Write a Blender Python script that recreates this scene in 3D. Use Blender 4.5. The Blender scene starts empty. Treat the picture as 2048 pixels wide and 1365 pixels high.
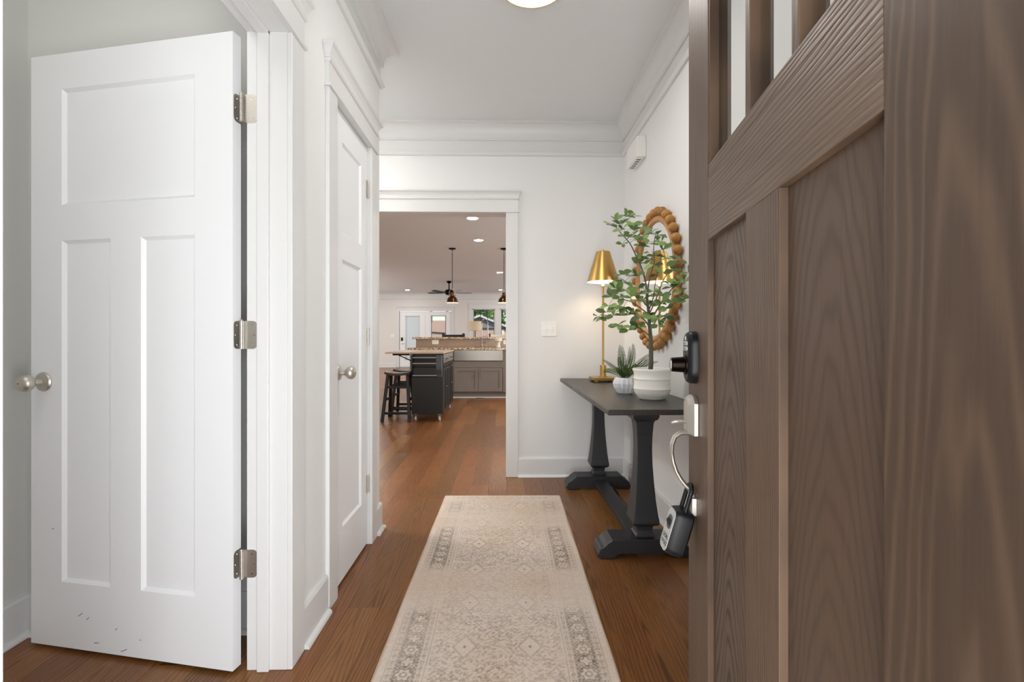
import bpy, bmesh, math, random
import numpy as np
from mathutils import Vector, Matrix

random.seed(7)
R = math.radians
PI = math.pi
SC = bpy.context.scene
COL = SC.collection

# ------------------------------------------------------------------ camera, sky, big lights, exposure
EYE = 1.065
FPX = 940.0
cam_d = bpy.data.cameras.new('camera')
cam = bpy.data.objects.new('camera', cam_d)
COL.objects.link(cam)
cam.location = (0, 0, EYE)
YAW = math.atan2(16, FPX)
cam.rotation_euler = (R(90), 0, -YAW)
cam_d.sensor_width = 36.0
cam_d.lens = 36.0 * FPX / 2048.0
cam_d.shift_y = -6.5 / 2048.0
cam_d.clip_start = 0.02
cam_d.clip_end = 300
SC.camera = cam

world = bpy.data.worlds.new('sky')
SC.world = world
world.use_nodes = True
wn = world.node_tree.nodes
wl = world.node_tree.links
bg = wn['Background']
sky = wn.new('ShaderNodeTexSky')
sky.sky_type = 'NISHITA'
sky.sun_disc = False
sky.sun_elevation = R(48)
sky.sun_rotation = R(200)
sky.air_density = 1.0
sky.dust_density = 0.4
wl.new(sky.outputs['Color'], bg.inputs['Color'])
bg.inputs['Strength'].default_value = 0.06


def lamp(name, kind, loc, rot, energy, color=(1, 1, 1), size=1.0, size_y=None, spot=None):
    d = bpy.data.lights.new(name, kind)
    d.energy = energy
    d.color = color
    if kind == 'AREA':
        d.size = size
        if size_y:
            d.shape = 'RECTANGLE'
            d.size_y = size_y
    elif kind == 'SUN':
        d.angle = size
    else:
        d.shadow_soft_size = size
    if spot:
        d.spot_size = spot
        d.spot_blend = 0.7
    o = bpy.data.objects.new(name, d)
    COL.objects.link(o)
    o.location = loc
    o.rotation_euler = rot
    return o


lamp('sun', 'SUN', (0, -20, 30), (R(40), 0, R(-20)), 1.6, (1, 0.95, 0.87), R(0.8))
# daylight coming in through the open front door, behind the camera
lamp('daylight_front_door', 'AREA', (0.42, -0.42, 0.80), (R(96), 0, 0), 33, (0.97, 0.985, 1.0), 1.3, 1.7)
# unseen fill added from the side walls to brighten kitchen and living room
lamp('added_fill_living_left', 'AREA', (-6.3, 13.0, 1.5), (0, R(-90), 0), 42, (0.93, 0.97, 1.0), 1.7, 4.5)
lamp('added_fill_living_right', 'AREA', (3.8, 13.5, 1.5), (0, R(90), 0), 48, (0.93, 0.97, 1.0), 1.7, 5.0)
lamp('added_fill_kitchen', 'AREA', (3.8, 6.5, 1.5), (0, R(90), 0), 45, (0.95, 0.98, 1.0), 1.2, 2.0)
# unseen fill lamps added to lighten the closet and the side hall
lamp('added_fill_closet', 'AREA', (-1.22, 0.60, 2.60), (R(20), 0, 0), 2.0, (1, 0.98, 0.95), 0.7)
lamp('added_fill_side_hall', 'AREA', (-1.9, 3.10, 2.66), (0, 0, 0), 14, (1, 0.985, 0.965), 0.35)
# more unseen lamps, added under the great room ceiling to even its light
for lx_, ly_ in ((-2.6, 5.0), (1.4, 6.4), (1.4, 9.5), (-3.6, 8.0), (-3.3, 11.7), (2.2, 13.0), (-5.2, 14.0)):
    lamp('added_fill_great_room', 'AREA', (lx_, ly_, 2.68), (0, 0, 0), 12, (1, 0.94, 0.86), 0.16)

vs = SC.view_settings
vs.view_transform = 'Standard'
vs.look = 'None'
vs.gamma = 1.0
vs.use_curve_mapping = False
vs.exposure = 1.2
try:
    SC.cycles.max_bounces = 10
    SC.cycles.diffuse_bounces = 6
    SC.cycles.glossy_bounces = 4
    SC.cycles.transmission_bounces = 6
    SC.cycles.sample_clamp_indirect = 6
    SC.cycles.use_denoising = True
except Exception:
    pass


# ------------------------------------------------------------------ mesh helper
class M:
    def __init__(s):
        s.v = []
        s.f = []

    def add(s, vs_, fs_):
        b = len(s.v)
        s.v += [tuple(p) for p in vs_]
        s.f += [tuple(i + b for i in f) for f in fs_]
        return s

    def box(s, x0, x1, y0, y1, z0, z1):
        v = [(x0, y0, z0), (x1, y0, z0), (x1, y1, z0), (x0, y1, z0), (x0, y0, z1), (x1, y0, z1), (x1, y1, z1), (x0, y1, z1)]
        return s.add(v, [(3, 2, 1, 0), (4, 5, 6, 7), (0, 1, 5, 4), (1, 2, 6, 5), (2, 3, 7, 6), (3, 0, 4, 7)])

    def prism(s, poly, axis, a0, a1):
        n = len(poly)

        def P(p, a):
            return {'x': (a, p[0], p[1]), 'y': (p[0], a, p[1]), 'z': (p[0], p[1], a)}[axis]
        v = [P(p, a0) for p in poly] + [P(p, a1) for p in poly]
        f = [(i, (i + 1) % n, n + (i + 1) % n, n + i) for i in range(n)]
        f += [tuple(range(n))[::-1], tuple(range(n, 2 * n))]
        return s.add(v, f)

    def lathe(s, prof, seg=24, c=(0, 0, 0), axis='z', a0=0.0):
        rings = []
        v = []
        for r, h in prof:
            if r < 1e-6:
                rings.append([len(v)])
                v.append((0, 0, h))
            else:
                rings.append(list(range(len(v), len(v) + seg)))
                v += [(r * math.cos(a0 + 2 * PI * i / seg), r * math.sin(a0 + 2 * PI * i / seg), h) for i in range(seg)]
        f = []
        for A, B in zip(rings, rings[1:]):
            for i in range(seg):
                j = (i + 1) % seg
                if len(A) == 1 and len(B) == 1:
                    break
                if len(A) == 1:
                    f.append((A[0], B[j], B[i]))
                elif len(B) == 1:
                    f.append((A[i], A[j], B[0]))
                else:
                    f.append((A[i], A[j], B[j], B[i]))

        def T(p):
            x, y, z = p
            if axis == 'x':
                x, y, z = z, x, y
            elif axis == 'y':
                x, y, z = x, z, -y
            elif axis == '-y':
                x, y, z = x, -z, y
            elif axis == '-x':
                x, y, z = -z, -x, y
            return (x + c[0], y + c[1], z + c[2])
        return s.add([T(p) for p in v], f)

    def tube(s, pts, r, seg=8, closed=False):
        pts = [Vector(p) for p in pts]
        n = len(pts)
        rs = r if isinstance(r, (list, tuple)) else [r] * n
        v = []
        up = None
        for i, p in enumerate(pts):
            if closed:
                t = pts[(i + 1) % n] - pts[i - 1]
            else:
                t = pts[min(i + 1, n - 1)] - pts[max(i - 1, 0)]
            t.normalize()
            if up is None:
                up = Vector((0, 0, 1)) if abs(t.z) < 0.9 else Vector((1, 0, 0))
            a = t.cross(up)
            a.normalize()
            b = a.cross(t)
            b.normalize()
            up = b
            for k in range(seg):
                q = p + (a * math.cos(2 * PI * k / seg) + b * math.sin(2 * PI * k / seg)) * rs[i]
                v.append(tuple(q))
        f = []
        for i in range(n if closed else n - 1):
            j = (i + 1) % n
            for k in range(seg):
                l = (k + 1) % seg
                f.append((i * seg + k, i * seg + l, j * seg + l, j * seg + k))
        if not closed:
            f.append(tuple(range(seg))[::-1])
            f.append(tuple(range((n - 1) * seg, n * seg)))
        return s.add(v, f)

    def sweep(s, prof, path, side=1):
        # prof: closed list of (offset, z); path: xy points; side=+1 offsets to the left of travel
        n = len(prof)
        v = []
        P = [Vector(p) for p in path]
        for i, p in enumerate(P):
            ds = []
            if i > 0:
                ds.append((P[i] - P[i - 1]).normalized())
            if i < len(P) - 1:
                ds.append((P[i + 1] - P[i]).normalized())
            ns = [Vector((-d.y, d.x)) * side for d in ds]
            if len(ns) == 1:
                m = ns[0]
            else:
                m = ns[0] + ns[1]
                m = m / m.dot(ns[0])
            for o, z in prof:
                v.append((p.x + m.x * o, p.y + m.y * o, z))
        f = []
        for i in range(len(P) - 1):
            for k in range(n):
                l = (k + 1) % n
                f.append((i * n + k, i * n + l, (i + 1) * n + l, (i + 1) * n + k))
        f.append(tuple(range(n))[::-1])
        f.append(tuple(range((len(P) - 1) * n, len(P) * n)))
        return s.add(v, f)

    def xf(s, m, start=0):
        for i in range(start, len(s.v)):
            s.v[i] = tuple(m @ Vector(s.v[i]))
        return s

    def loft(s, rings):
        n = len(rings[0])
        v = [p for r in rings for p in r]
        f = []
        for i in range(len(rings) - 1):
            for k in range(n):
                l = (k + 1) % n
                f.append((i * n + k, i * n + l, (i + 1) * n + l, (i + 1) * n + k))
        f.append(tuple(range(n))[::-1])
        f.append(tuple(range((len(rings) - 1) * n, len(rings) * n)))
        return s.add(v, f)


def mesh_of(name, m, mat=None, smooth=None, fix=True):
    me = bpy.data.meshes.new(name)
    me.from_pydata(m.v, [], m.f)
    if fix:
        bm = bmesh.new()
        bm.from_mesh(me)
        bmesh.ops.recalc_face_normals(bm, faces=bm.faces)
        bm.to_mesh(me)
        bm.free()
    if mat:
        me.materials.append(mat)
    if smooth:
        me.polygons.foreach_set('use_smooth', [True] * len(me.polygons))
        me.set_sharp_from_angle(angle=R(smooth))
    me.update()
    return me


def obj(name, m, mat=None, parent=None, smooth=None, bevel=0, origin=None, kind=None, label=None, seg=2, fix=True):
    if origin:
        m.v = [(x - origin[0], y - origin[1], z - origin[2]) for x, y, z in m.v]
    o = bpy.data.objects.new(name, mesh_of(name, m, mat, smooth, fix))
    COL.objects.link(o)
    if origin:
        o.location = origin
    if parent:
        o.parent = parent
    if bevel:
        b = o.modifiers.new('bevel', 'BEVEL')
        b.width = bevel
        b.segments = seg
        b.limit_method = 'ANGLE'
        b.angle_limit = R(40)
    if kind:
        o['kind'] = kind
    if label:
        o['label'] = label
    return o


def tag(o, label, cat, group=None, kind=None):
    o['label'] = label
    o['category'] = cat
    if group:
        o['group'] = group
    if kind:
        o['kind'] = kind
    return o


def thing(name, label, cat, loc=(0, 0, 0), rotz=0.0, group=None, kind=None):
    o = bpy.data.objects.new(name, None)
    o.empty_display_size = 0.1
    COL.objects.link(o)
    o.location = loc
    o.rotation_euler = (0, 0, rotz)
    return tag(o, label, cat, group, kind)


def copy_tree(o, parent=None):
    c = o.copy()
    COL.objects.link(c)
    c.parent = parent
    for ch in list(o.children):
        copy_tree(ch, c)
    return c


def struct(name, m, mat, label, cat, **k):
    return tag(obj(name, m, mat, **k), label, cat, kind='structure')


# ------------------------------------------------------------------ materials
def lin(c):
    return tuple((x / 12.92 if x <= 0.04045 else ((x + 0.055) / 1.055) ** 2.4) for x in [k / 255 for k in c]) + (1.0,)


class NT:
    def __init__(s, name):
        s.m = bpy.data.materials.new(name)
        s.m.use_nodes = True
        s.t = s.m.node_tree
        s.p = s.t.nodes['Principled BSDF']

    def n(s, typ, **k):
        o = s.t.nodes.new(typ)
        for a, b in k.items():
            setattr(o, a, b)
        return o

    def l(s, a, b):
        s.t.links.new(a, b)

    def set(s, **k):
        for a, b in k.items():
            s.p.inputs[a.replace('_', ' ')].default_value = b

    def math(s, op, a, b=None, clamp=False):
        o = s.n('ShaderNodeMath', operation=op, use_clamp=clamp)
        for i, x in enumerate((a, b)):
            if x is None:
                continue
            if isinstance(x, (int, float)):
                o.inputs[i].default_value = x
            else:
                s.l(x, o.inputs[i])
        return o.outputs[0]

    def ramp(s, fac, stops):
        o = s.n('ShaderNodeValToRGB')
        e = o.color_ramp.elements
        e[0].position, e[0].color = stops[0]
        e[1].position, e[1].color = stops[-1]
        for p, c in stops[1:-1]:
            x = e.new(p)
            x.color = c
        s.l(fac, o.inputs[0])
        return o.outputs[0]

    def mix(s, fac, a, b, mode='MIX'):
        o = s.n('ShaderNodeMix', data_type='RGBA', blend_type=mode)
        for i, x in ((0, fac), (6, a), (7, b)):
            if isinstance(x, (int, float, tuple)):
                o.inputs[i].default_value = x
            else:
                s.l(x, o.inputs[i])
        return o.outputs[2]

    def noise(s, vec, scale, detail=2, rough=0.5):
        o = s.n('ShaderNodeTexNoise')
        o.inputs['Scale'].default_value = scale
        o.inputs['Detail'].default_value = detail
        o.inputs['Roughness'].default_value = rough
        if vec is not None:
            s.l(vec, o.inputs['Vector'])
        return o.outputs[0]

    def xyz(s, x, y, z):
        o = s.n('ShaderNodeCombineXYZ')
        for i, a in enumerate((x, y, z)):
            if isinstance(a, (int, float)):
                o.inputs[i].default_value = a
            else:
                s.l(a, o.inputs[i])
        return o.outputs[0]

    def bump(s, h, strength=0.2, dist=0.002):
        o = s.n('ShaderNodeBump')
        o.inputs['Strength'].default_value = strength
        o.inputs['Distance'].default_value = dist
        s.l(h, o.inputs['Height'])
        s.l(o.outputs[0], s.p.inputs['Normal'])

    def coord(s, which='Object'):
        return s.n('ShaderNodeTexCoord').outputs[which]

    def sep(s, v):
        o = s.n('ShaderNodeSeparateXYZ')
        s.l(v, o.inputs[0])
        return o.outputs


def paint(name, rgb, rough=0.5, bump=0.05, scale=60, var=0.03, spec=0.5):
    t = NT(name)
    v = t.coord()
    n = t.noise(v, scale, 3)
    n2 = t.noise(v, 1.7, 2)
    c = lin(rgb)
    d = tuple(x * (1 - var) for x in c[:3]) + (1,)
    t.l(t.mix(n2, d, c), t.p.inputs['Base Color'])
    t.set(Roughness=rough)
    t.p.inputs['Specular IOR Level'].default_value = spec
    if bump:
        t.bump(n, bump, 0.001)
    return t.m


def metal(name, rgb, rough=0.3, aniso=0.0, streak=None):
    t = NT(name)
    c = lin(rgb)
    v = t.coord()
    if streak:
        s = t.sep(v)
        vec = t.xyz(*[t.math('MULTIPLY', s[i], streak[i]) for i in range(3)])
        n = t.noise(vec, 1.0, 3)
    else:
        n = t.noise(v, 12, 1)
    t.l(t.mix(n, tuple(x * 0.92 for x in c[:3]) + (1,), c), t.p.inputs['Base Color'])
    rr = t.math('ADD', t.math('MULTIPLY', n, 0.08), rough - 0.04)
    t.l(rr, t.p.inputs['Roughness'])
    t.set(Metallic=1.0)
    return t.m


def emit(name, rgb, strength):
    t = NT(name)
    t.set(Roughness=0.5)
    t.p.inputs['Base Color'].default_value = lin((240, 236, 228))
    t.p.inputs['Emission Color'].default_value = lin(rgb)
    t.p.inputs['Emission Strength'].default_value = strength
    v = t.coord()
    n = t.noise(v, 8, 1)
    t.l(t.math('ADD', t.math('MULTIPLY', n, 0.1), 0.45), t.p.inputs['Roughness'])
    return t.m


def wood(name, light, dark, across, along, freq=420.0, slope=0.08, rough=0.4, bump=0.2, cathedral=0.6, streak=0.5,
         hue=0.0, shift=0.1, spec=0.5, d=0.012, fine=300.0, warp=1.0, sharp=2.2):
    """grain running along one local axis, arched rings across it; every object gets its own offset"""
    t = NT(name)
    rnd = t.n('ShaderNodeObjectInfo').outputs['Random']
    s = t.sep(t.coord())
    ax = {'x': 0, 'y': 1, 'z': 2}
    X = t.math('ADD', s[ax[across]], t.math('MULTIPLY', t.math('SUBTRACT', rnd, 0.5), shift))
    Y = t.math('ADD', s[ax[along]], t.math('MULTIPLY', rnd, 37.0))
    wv = t.xyz(t.math('MULTIPLY', X, 14.0), t.math('MULTIPLY', Y, 2.2), t.math('MULTIPLY', rnd, 91.0))
    n1 = t.noise(wv, 1.0, 2)
    r = t.math('SQRT', t.math('ADD', t.math('MULTIPLY', X, X), d * d))
    ph = t.math('ADD', t.math('MULTIPLY', r, freq), t.math('MULTIPLY', Y, freq * slope))
    ph = t.math('ADD', ph, t.math('MULTIPLY', n1, 16.0 * warp))
    ring = t.math('ADD', t.math('MULTIPLY', t.math('SINE', ph), 0.5), 0.5)
    ring = t.math('POWER', ring, sharp)
    fv = t.xyz(t.math('MULTIPLY', X, fine), t.math('MULTIPLY', Y, 6.0), t.math('MULTIPLY', rnd, 13.0))
    n2 = t.noise(fv, 1.0, 3, 0.6)
    st = t.math('MULTIPLY', t.math('SUBTRACT', n2, 0.35), 2.0, True)
    patch = t.noise(t.xyz(t.math('MULTIPLY', X, 5.0), t.math('MULTIPLY', Y, 1.3), t.math('MULTIPLY', rnd, 55.0)), 1.0, 2)
    mask = t.math('ADD', t.math('MULTIPLY', patch, 1.2), -0.1, True)
    g = t.math('ADD', t.math('MULTIPLY', t.math('MULTIPLY', ring, mask), cathedral), t.math('MULTIPLY', st, streak), True)
    base = t.mix(g, lin(light), lin(dark))
    if hue:
        hsv = t.n('ShaderNodeHueSaturation')
        t.l(base, hsv.inputs['Color'])
        t.l(t.math('ADD', t.math('MULTIPLY', rnd, 2 * hue), 1.0 - hue), hsv.inputs['Value'])
        t.l(t.math('ADD', t.math('MULTIPLY', t.math('FRACT', t.math('MULTIPLY', rnd, 17.3)), 0.012), 0.494), hsv.inputs['Hue'])
        base = hsv.outputs[0]
    t.l(base, t.p.inputs['Base Color'])
    t.l(t.math('ADD', t.math('MULTIPLY', g, 0.12), rough), t.p.inputs['Roughness'])
    t.p.inputs['Specular IOR Level'].default_value = spec
    if bump:
        t.bump(t.math('MULTIPLY', g, -1.0), bump, 0.0015)
    return t.m


MAT = {}
MAT['wall'] = paint('wall_paint', (233, 233, 232), 0.6, 0.06, 90)
MAT['wall_living'] = paint('living_wall_paint', (224, 221, 217), 0.65, 0.05, 90)
MAT['ceiling'] = paint('ceiling_paint', (225, 227, 228), 0.8, 0.08, 120)
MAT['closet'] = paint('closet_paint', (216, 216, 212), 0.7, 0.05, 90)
MAT['trim'] = paint('trim_paint', (222, 222, 221), 0.38, 0.02, 40, 0.015)
MAT['door'] = paint('door_paint', (240, 241, 243), 0.42, 0.03, 50, 0.02)
MAT['plate'] = paint('white_plastic', (240, 239, 235), 0.3, 0)
MAT['nickel'] = metal('satin_nickel', (214, 209, 200), 0.42)
MAT['steel'] = metal('brushed_steel', (168, 162, 154), 0.30, streak=(2, 2, 220))
MAT['screw'] = metal('screw_metal', (222, 218, 208), 0.25)
MAT['brass'] = metal('aged_brass', (192, 156, 92), 0.34)
MAT['bronze'] = metal('oil_bronze', (30, 25, 22), 0.32)
MAT['copper'] = metal('antique_copper', (96, 64, 40), 0.25, streak=(3, 3, 160))
MAT['black_metal'] = metal('black_metal', (40, 40, 44), 0.4)
MAT['black_plastic'] = paint('black_plastic', (14, 15, 17), 0.42, 0.04, 300, spec=0.35)
MAT['grey_plastic'] = paint('grey_plastic', (74, 78, 84), 0.4, 0.04, 300)
MAT['silver_panel'] = paint('silver_panel', (196, 196, 194), 0.35, 0.02, 300)
MAT['black_ink'] = paint('black_ink', (24, 24, 24), 0.6, 0)
MAT['rubber'] = paint('rubber', (60, 60, 62), 0.6, 0)
MAT['oak'] = wood('oak_floor', (146, 96, 53), (56, 33, 15), 'x', 'y', 480, 0.05, 0.27, 0.06, 0.62, 0.6, hue=0.25, shift=0.11, spec=0.38)
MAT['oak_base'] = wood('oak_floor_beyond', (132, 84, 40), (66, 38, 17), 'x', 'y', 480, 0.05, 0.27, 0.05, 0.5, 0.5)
MAT['frontdoor_stile'] = wood('front_door_straight_grain', (108, 85, 68), (52, 40, 31), 'x', 'z', 800, 0.010, 0.42, 0.5, 0.85, 0.4, shift=0.4, fine=260, warp=1.2, spec=0.35)
MAT['frontdoor_panel'] = wood('front_door_arched_grain', (102, 82, 67), (28, 21, 16), 'x', 'z', 400, 0.24, 0.42, 0.35, 1.0, 0.3, shift=0.03, fine=240, warp=1.5, spec=0.35, d=0.03, sharp=3.5)
MAT['frontdoor_faint'] = wood('front_door_faint_grain', (92, 72, 58), (55, 42, 33), 'x', 'z', 420, 0.22, 0.42, 0.15, 0.55, 0.3, shift=0.03, fine=260, warp=1.3, spec=0.35, d=0.03, sharp=2.5)
MAT['frontdoor_wide'] = wood('front_door_hinge_stile_grain', (72, 55, 43), (114, 92, 74), 'x', 'z', 360, 0.09, 0.42, 0.25, 0.8, 0.2, shift=0.06, fine=200, warp=1.5, spec=0.35, d=0.025, sharp=3.0)
MAT['frontdoor_rail'] = wood('front_door_level_grain', (116, 94, 76), (50, 38, 29), 'z', 'x', 760, 0.012, 0.42, 0.6, 0.9, 0.5, shift=0.4, fine=260, warp=2.2, spec=0.4)
MAT['table_wood'] = wood('dark_table_wood', (56, 48, 43), (32, 28, 26), 'x', 'y', 300, 0.03, 0.35, 0.15, 0.4, 0.5)
MAT['pedestal_wood'] = wood('blackened_pedestal_wood', (38, 38, 41), (26, 26, 28), 'x', 'z', 300, 0.02, 0.42, 0.08, 0.3, 0.4)
MAT['mango'] = wood('honey_wood', (186, 140, 88), (150, 104, 58), 'y', 'z', 350, 0.05, 0.45, 0.1, 0.5, 0.4)
MAT['bead'] = wood('bead_wood', (176, 124, 62), (136, 90, 42), 'y', 'z', 700, 0.2, 0.42, 0.08, 0.5, 0.4, hue=0.2, shift=0.05)
MAT['cabinet'] = wood('grey_cabinet_wood', (128, 118, 108), (112, 102, 93), 'x', 'z', 300, 0.03, 0.4, 0.03, 0.3, 0.4)
MAT['cart_black'] = paint('black_cart_paint', (17, 16, 17), 0.35, 0.03, 80)
MAT['cart_top'] = wood('pale_cart_top_wood', (200, 176, 150), (170, 144, 118), 'x', 'y', 250, 0.03, 0.22, 0.03, 0.4, 0.4)
MAT['stool_seat'] = wood('brown_stool_seat', (70, 58, 48), (44, 36, 30), 'x', 'y', 300, 0.05, 0.25, 0.03, 0.4, 0.4)  # brown grained seat, lighter than the black legs
MAT['clay'] = paint('white_glazed_clay', (248, 244, 235), 0.45, 0.25, 220, 0.06)
MAT['ceramic'] = paint('white_ceramic', (236, 238, 240), 0.35, 0.03, 60)
MAT['soil'] = paint('dark_soil', (70, 60, 50), 0.95, 1.0, 300, 0.5)
MAT['moss'] = paint('dark_moss', (44, 52, 30), 0.95, 1.0, 300, 0.5)
MAT['bark'] = paint('grey_green_bark', (104, 104, 88), 0.8, 0.5, 160, 0.3)
MAT['tile'] = paint('taupe_tile', (158, 136, 116), 0.22, 0.02, 30, 0.1)
MAT['grout'] = paint('grout', (170, 160, 148), 0.9, 0.1, 200)
MAT['linen'] = paint('cream_linen', (222, 205, 172), 0.9, 0.3, 500, 0.06)
MAT['chair_dark'] = paint('charcoal_fabric', (52, 52, 54), 0.8, 0.3, 400)
MAT['chair_taupe'] = paint('taupe_wood', (120, 106, 98), 0.6, 0.1, 200)
MAT['cream'] = paint('cream_finish', (232, 226, 208), 0.8, 0.2, 400)
MAT['blind'] = paint('white_blind', (236, 240, 246), 0.6, 0)
MAT['lawn'] = paint('lawn', (96, 120, 66), 0.95, 1.0, 20, 0.4)
MAT['siding'] = paint('grey_siding', (138, 134, 142), 0.8, 0.1, 20)
MAT['shingle'] = paint('dark_shingles', (92, 90, 98), 0.9, 0.5, 40, 0.3)
MAT['brick'] = paint('pale_brick', (214, 178, 164), 0.9, 0.3, 50, 0.2)
MAT['tree_bark'] = paint('tree_bark', (86, 72, 58), 0.9, 0.8, 30, 0.4)
MAT['porch'] = paint('porch_concrete', (170, 166, 160), 0.9, 0.2, 40)


def glass_mat(name, tint=(1, 1, 1), ior=1.45, rough=0.0):
    t = NT(name)
    t.p.inputs['Base Color'].default_value = tint + (1,)
    t.p.inputs['Transmission Weight'].default_value = 1.0
    t.set(Roughness=rough)
    t.p.inputs['IOR'].default_value = ior
    v = t.coord()
    n = t.noise(v, 3.0, 1)
    t.bump(n, 0.02, 0.001)
    return t.m


def pane_mat(name):
    """thin window glass: see-through plus a Fresnel reflection"""
    t = NT(name)
    tr = t.n('ShaderNodeBsdfTransparent')
    tr.inputs[0].default_value = (0.97, 0.985, 0.98, 1)
    gl = t.n('ShaderNodeBsdfGlossy')
    gl.inputs['Roughness'].default_value = 0.02
    fr = t.n('ShaderNodeFresnel')
    fr.inputs['IOR'].default_value = 1.5
    mx = t.n('ShaderNodeMixShader')
    bf = t.n('ShaderNodeNewGeometry').outputs['Backfacing']
    t.l(t.math('MULTIPLY', fr.outputs[0], t.math('SUBTRACT', 1.0, bf)), mx.inputs[0])
    t.l(tr.outputs[0], mx.inputs[1])
    t.l(gl.outputs[0], mx.inputs[2])
    out = [x for x in t.t.nodes if x.type == 'OUTPUT_MATERIAL'][0]
    t.l(mx.outputs[0], out.inputs[0])
    return t.m


MAT['pane'] = pane_mat('window_glass')
MAT['clear'] = glass_mat('clear_plastic', (0.95, 0.95, 0.95), 1.4, 0.05)
t = NT('mirror_glass')
t.set(Metallic=1.0, Roughness=0.01)
t.p.inputs['Base Color'].default_value = (0.93, 0.94, 0.94, 1)
MAT['mirror'] = t.m

t = NT('granite')
v = t.coord()
vo = t.n('ShaderNodeTexVoronoi')
vo.inputs['Scale'].default_value = 55
t.l(v, vo.inputs['Vector'])
g = t.noise(v, 38, 4, 0.7)
cc = t.ramp(t.math('ADD', t.math('MULTIPLY', vo.outputs['Distance'], 0.5), t.math('MULTIPLY', g, 0.6)),
            [(0.30, lin((40, 30, 24))), (0.45, lin((110, 82, 58))), (0.58, lin((196, 168, 136))), (0.72, lin((232, 216, 194)))])
t.l(cc, t.p.inputs['Base Color'])
t.set(Roughness=0.15)
MAT['granite'] = t.m


def leaf_mat(name, a, b, trans=0.25, rough=0.45):
    t = NT(name)
    rnd = t.n('ShaderNodeObjectInfo').outputs['Random']
    n = t.noise(t.coord(), 30, 2)
    f = t.math('ADD', t.math('MULTIPLY', rnd, 0.8), t.math('MULTIPLY', n, 0.25), True)
    col = t.mix(f, lin(a), lin(b))
    t.l(col, t.p.inputs['Base Color'])
    t.set(Roughness=rough)
    tl = t.n('ShaderNodeBsdfTranslucent')
    t.l(col, tl.inputs[0])
    mx = t.n('ShaderNodeMixShader')
    mx.inputs[0].default_value = trans
    t.l(t.p.outputs[0], mx.inputs[1])
    t.l(tl.outputs[0], mx.inputs[2])
    out = [x for x in t.t.nodes if x.type == 'OUTPUT_MATERIAL'][0]
    t.l(mx.outputs[0], out.inputs[0])
    return t.m


MAT['leaf'] = leaf_mat('plant_leaf', (40, 62, 38), (160, 190, 112))
MAT['fern'] = leaf_mat('fern_leaf', (48, 72, 28), (92, 116, 50))
MAT['tree_leaf'] = leaf_mat('tree_leaf', (96, 140, 72), (196, 220, 130), 0.4, 0.7)

MAT['foyer_light'] = emit('foyer_diffuser', (255, 252, 249), 18.5)
MAT['can_light'] = emit('recessed_diffuser', (255, 250, 241), 60.0)
MAT['bulb'] = emit('warm_bulb', (255, 232, 200), 28.0)
MAT['pendant_bulb'] = emit('pendant_bulb', (255, 228, 190), 30.0)
MAT['shade_inner'] = paint('white_shade_lining', (244, 240, 232), 0.6, 0)

# ------------------------------------------------------------------ main dimensions
XL, XR = -0.694, 0.925          # foyer wall faces
YF0, YF1 = 0.10, 0.24           # front wall
YB, YB2 = 3.60, 3.73            # wall between foyer and kitchen
YE = 2.627                      # end of the left wall
HC = 2.69                       # ceiling height
YFAR = 17.05                    # far living room wall
OPX0, OPX1, OPZ = -1.45, 0.015, 2.01
XK0, XK1 = -6.5, 4.0            # great room side walls
T1a, T1b = 0.649, 1.517         # closet opening with the open door
D2a, D2b = 1.931, 2.432         # narrow closet opening


def frame_wall(m, x0, x1, y0, y1, z1, axis, holes):
    """a wall box along axis with rectangular holes (a0,a1,z0,z1)"""
    a0, a1 = (x0, x1) if axis == 'x' else (y0, y1)

    def bx(p, q, z0, zz):
        if q - p < 1e-4 or zz - z0 < 1e-4:
            return
        if axis == 'x':
            m.box(p, q, y0, y1, z0, zz)
        else:
            m.box(x0, x1, p, q, z0, zz)
    cur = a0
    for h in sorted(holes):
        bx(cur, h[0], 0, z1)
        bx(h[0], h[1], 0, h[2])
        bx(h[0], h[1], h[3], z1)
        cur = h[1]
    bx(cur, a1, 0, z1)
    return m


# ------------------------------------------------------------------ floor
fl = M()
fl.box(-7, 4.5, 0.1, 17.6, -0.12, -0.009)
floor = struct('floor', fl, MAT['oak_base'], 'brown oak plank floor running from the front door to the far room', 'floor')

PW = 0.127
plank_meshes = {}


def plank_mesh(L):
    if L not in plank_meshes:
        w, c = PW / 2 - 0.0003, 0.0006
        prof = [(-w, -0.0085), (w, -0.0085), (w, -c), (w - c, 0), (-w + c, 0), (-w, -c)]
        m = M()
        m.prism(prof, 'y', 0.0004, L - 0.0004)
        plank_meshes[L] = mesh_of('plank', m, MAT['oak'])
    return plank_meshes[L]


spots = []
prng = random.Random(11)
ncol0, ncol1 = -44, 10
for c in range(ncol0, ncol1):
    x = (c + 0.5) * PW + 0.02
    y = 0.24 - prng.random() * 1.2
    while y < YFAR - 0.02:
        L = prng.choice((0.9, 1.2, 1.5, 1.8))
        yn = y + L
        a, b = max(y, 0.12), min(yn, YFAR - 0.02)
        if b - a > 0.05:
            mid = (a + b) / 2
            near = b < 3.8 or mid < 3.75
            if near:
                ok = -1.72 < x < 0.9 and (x > -0.7 or mid < 1.8 or mid > 2.5)
                ok = ok or (mid > 2.6 and -2.2 < x < 0.9)
            elif mid < 8.6:
                ok = -0.28 * b - 0.35 < x < 0.3
            else:
                ok = -0.27 * b - 0.3 < x < -0.10 * a
            if ok:
                spots.append((round(x, 4), round(a, 3), round(b - a, 2)))
        y = yn
spots.sort(key=lambda s: s[1])
for x, y, L in spots[:300]:
    o = bpy.data.objects.new('plank', plank_mesh(L))
    COL.objects.link(o)
    o.location = (x, y, 0)
    o.parent = floor
rest = M()
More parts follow.
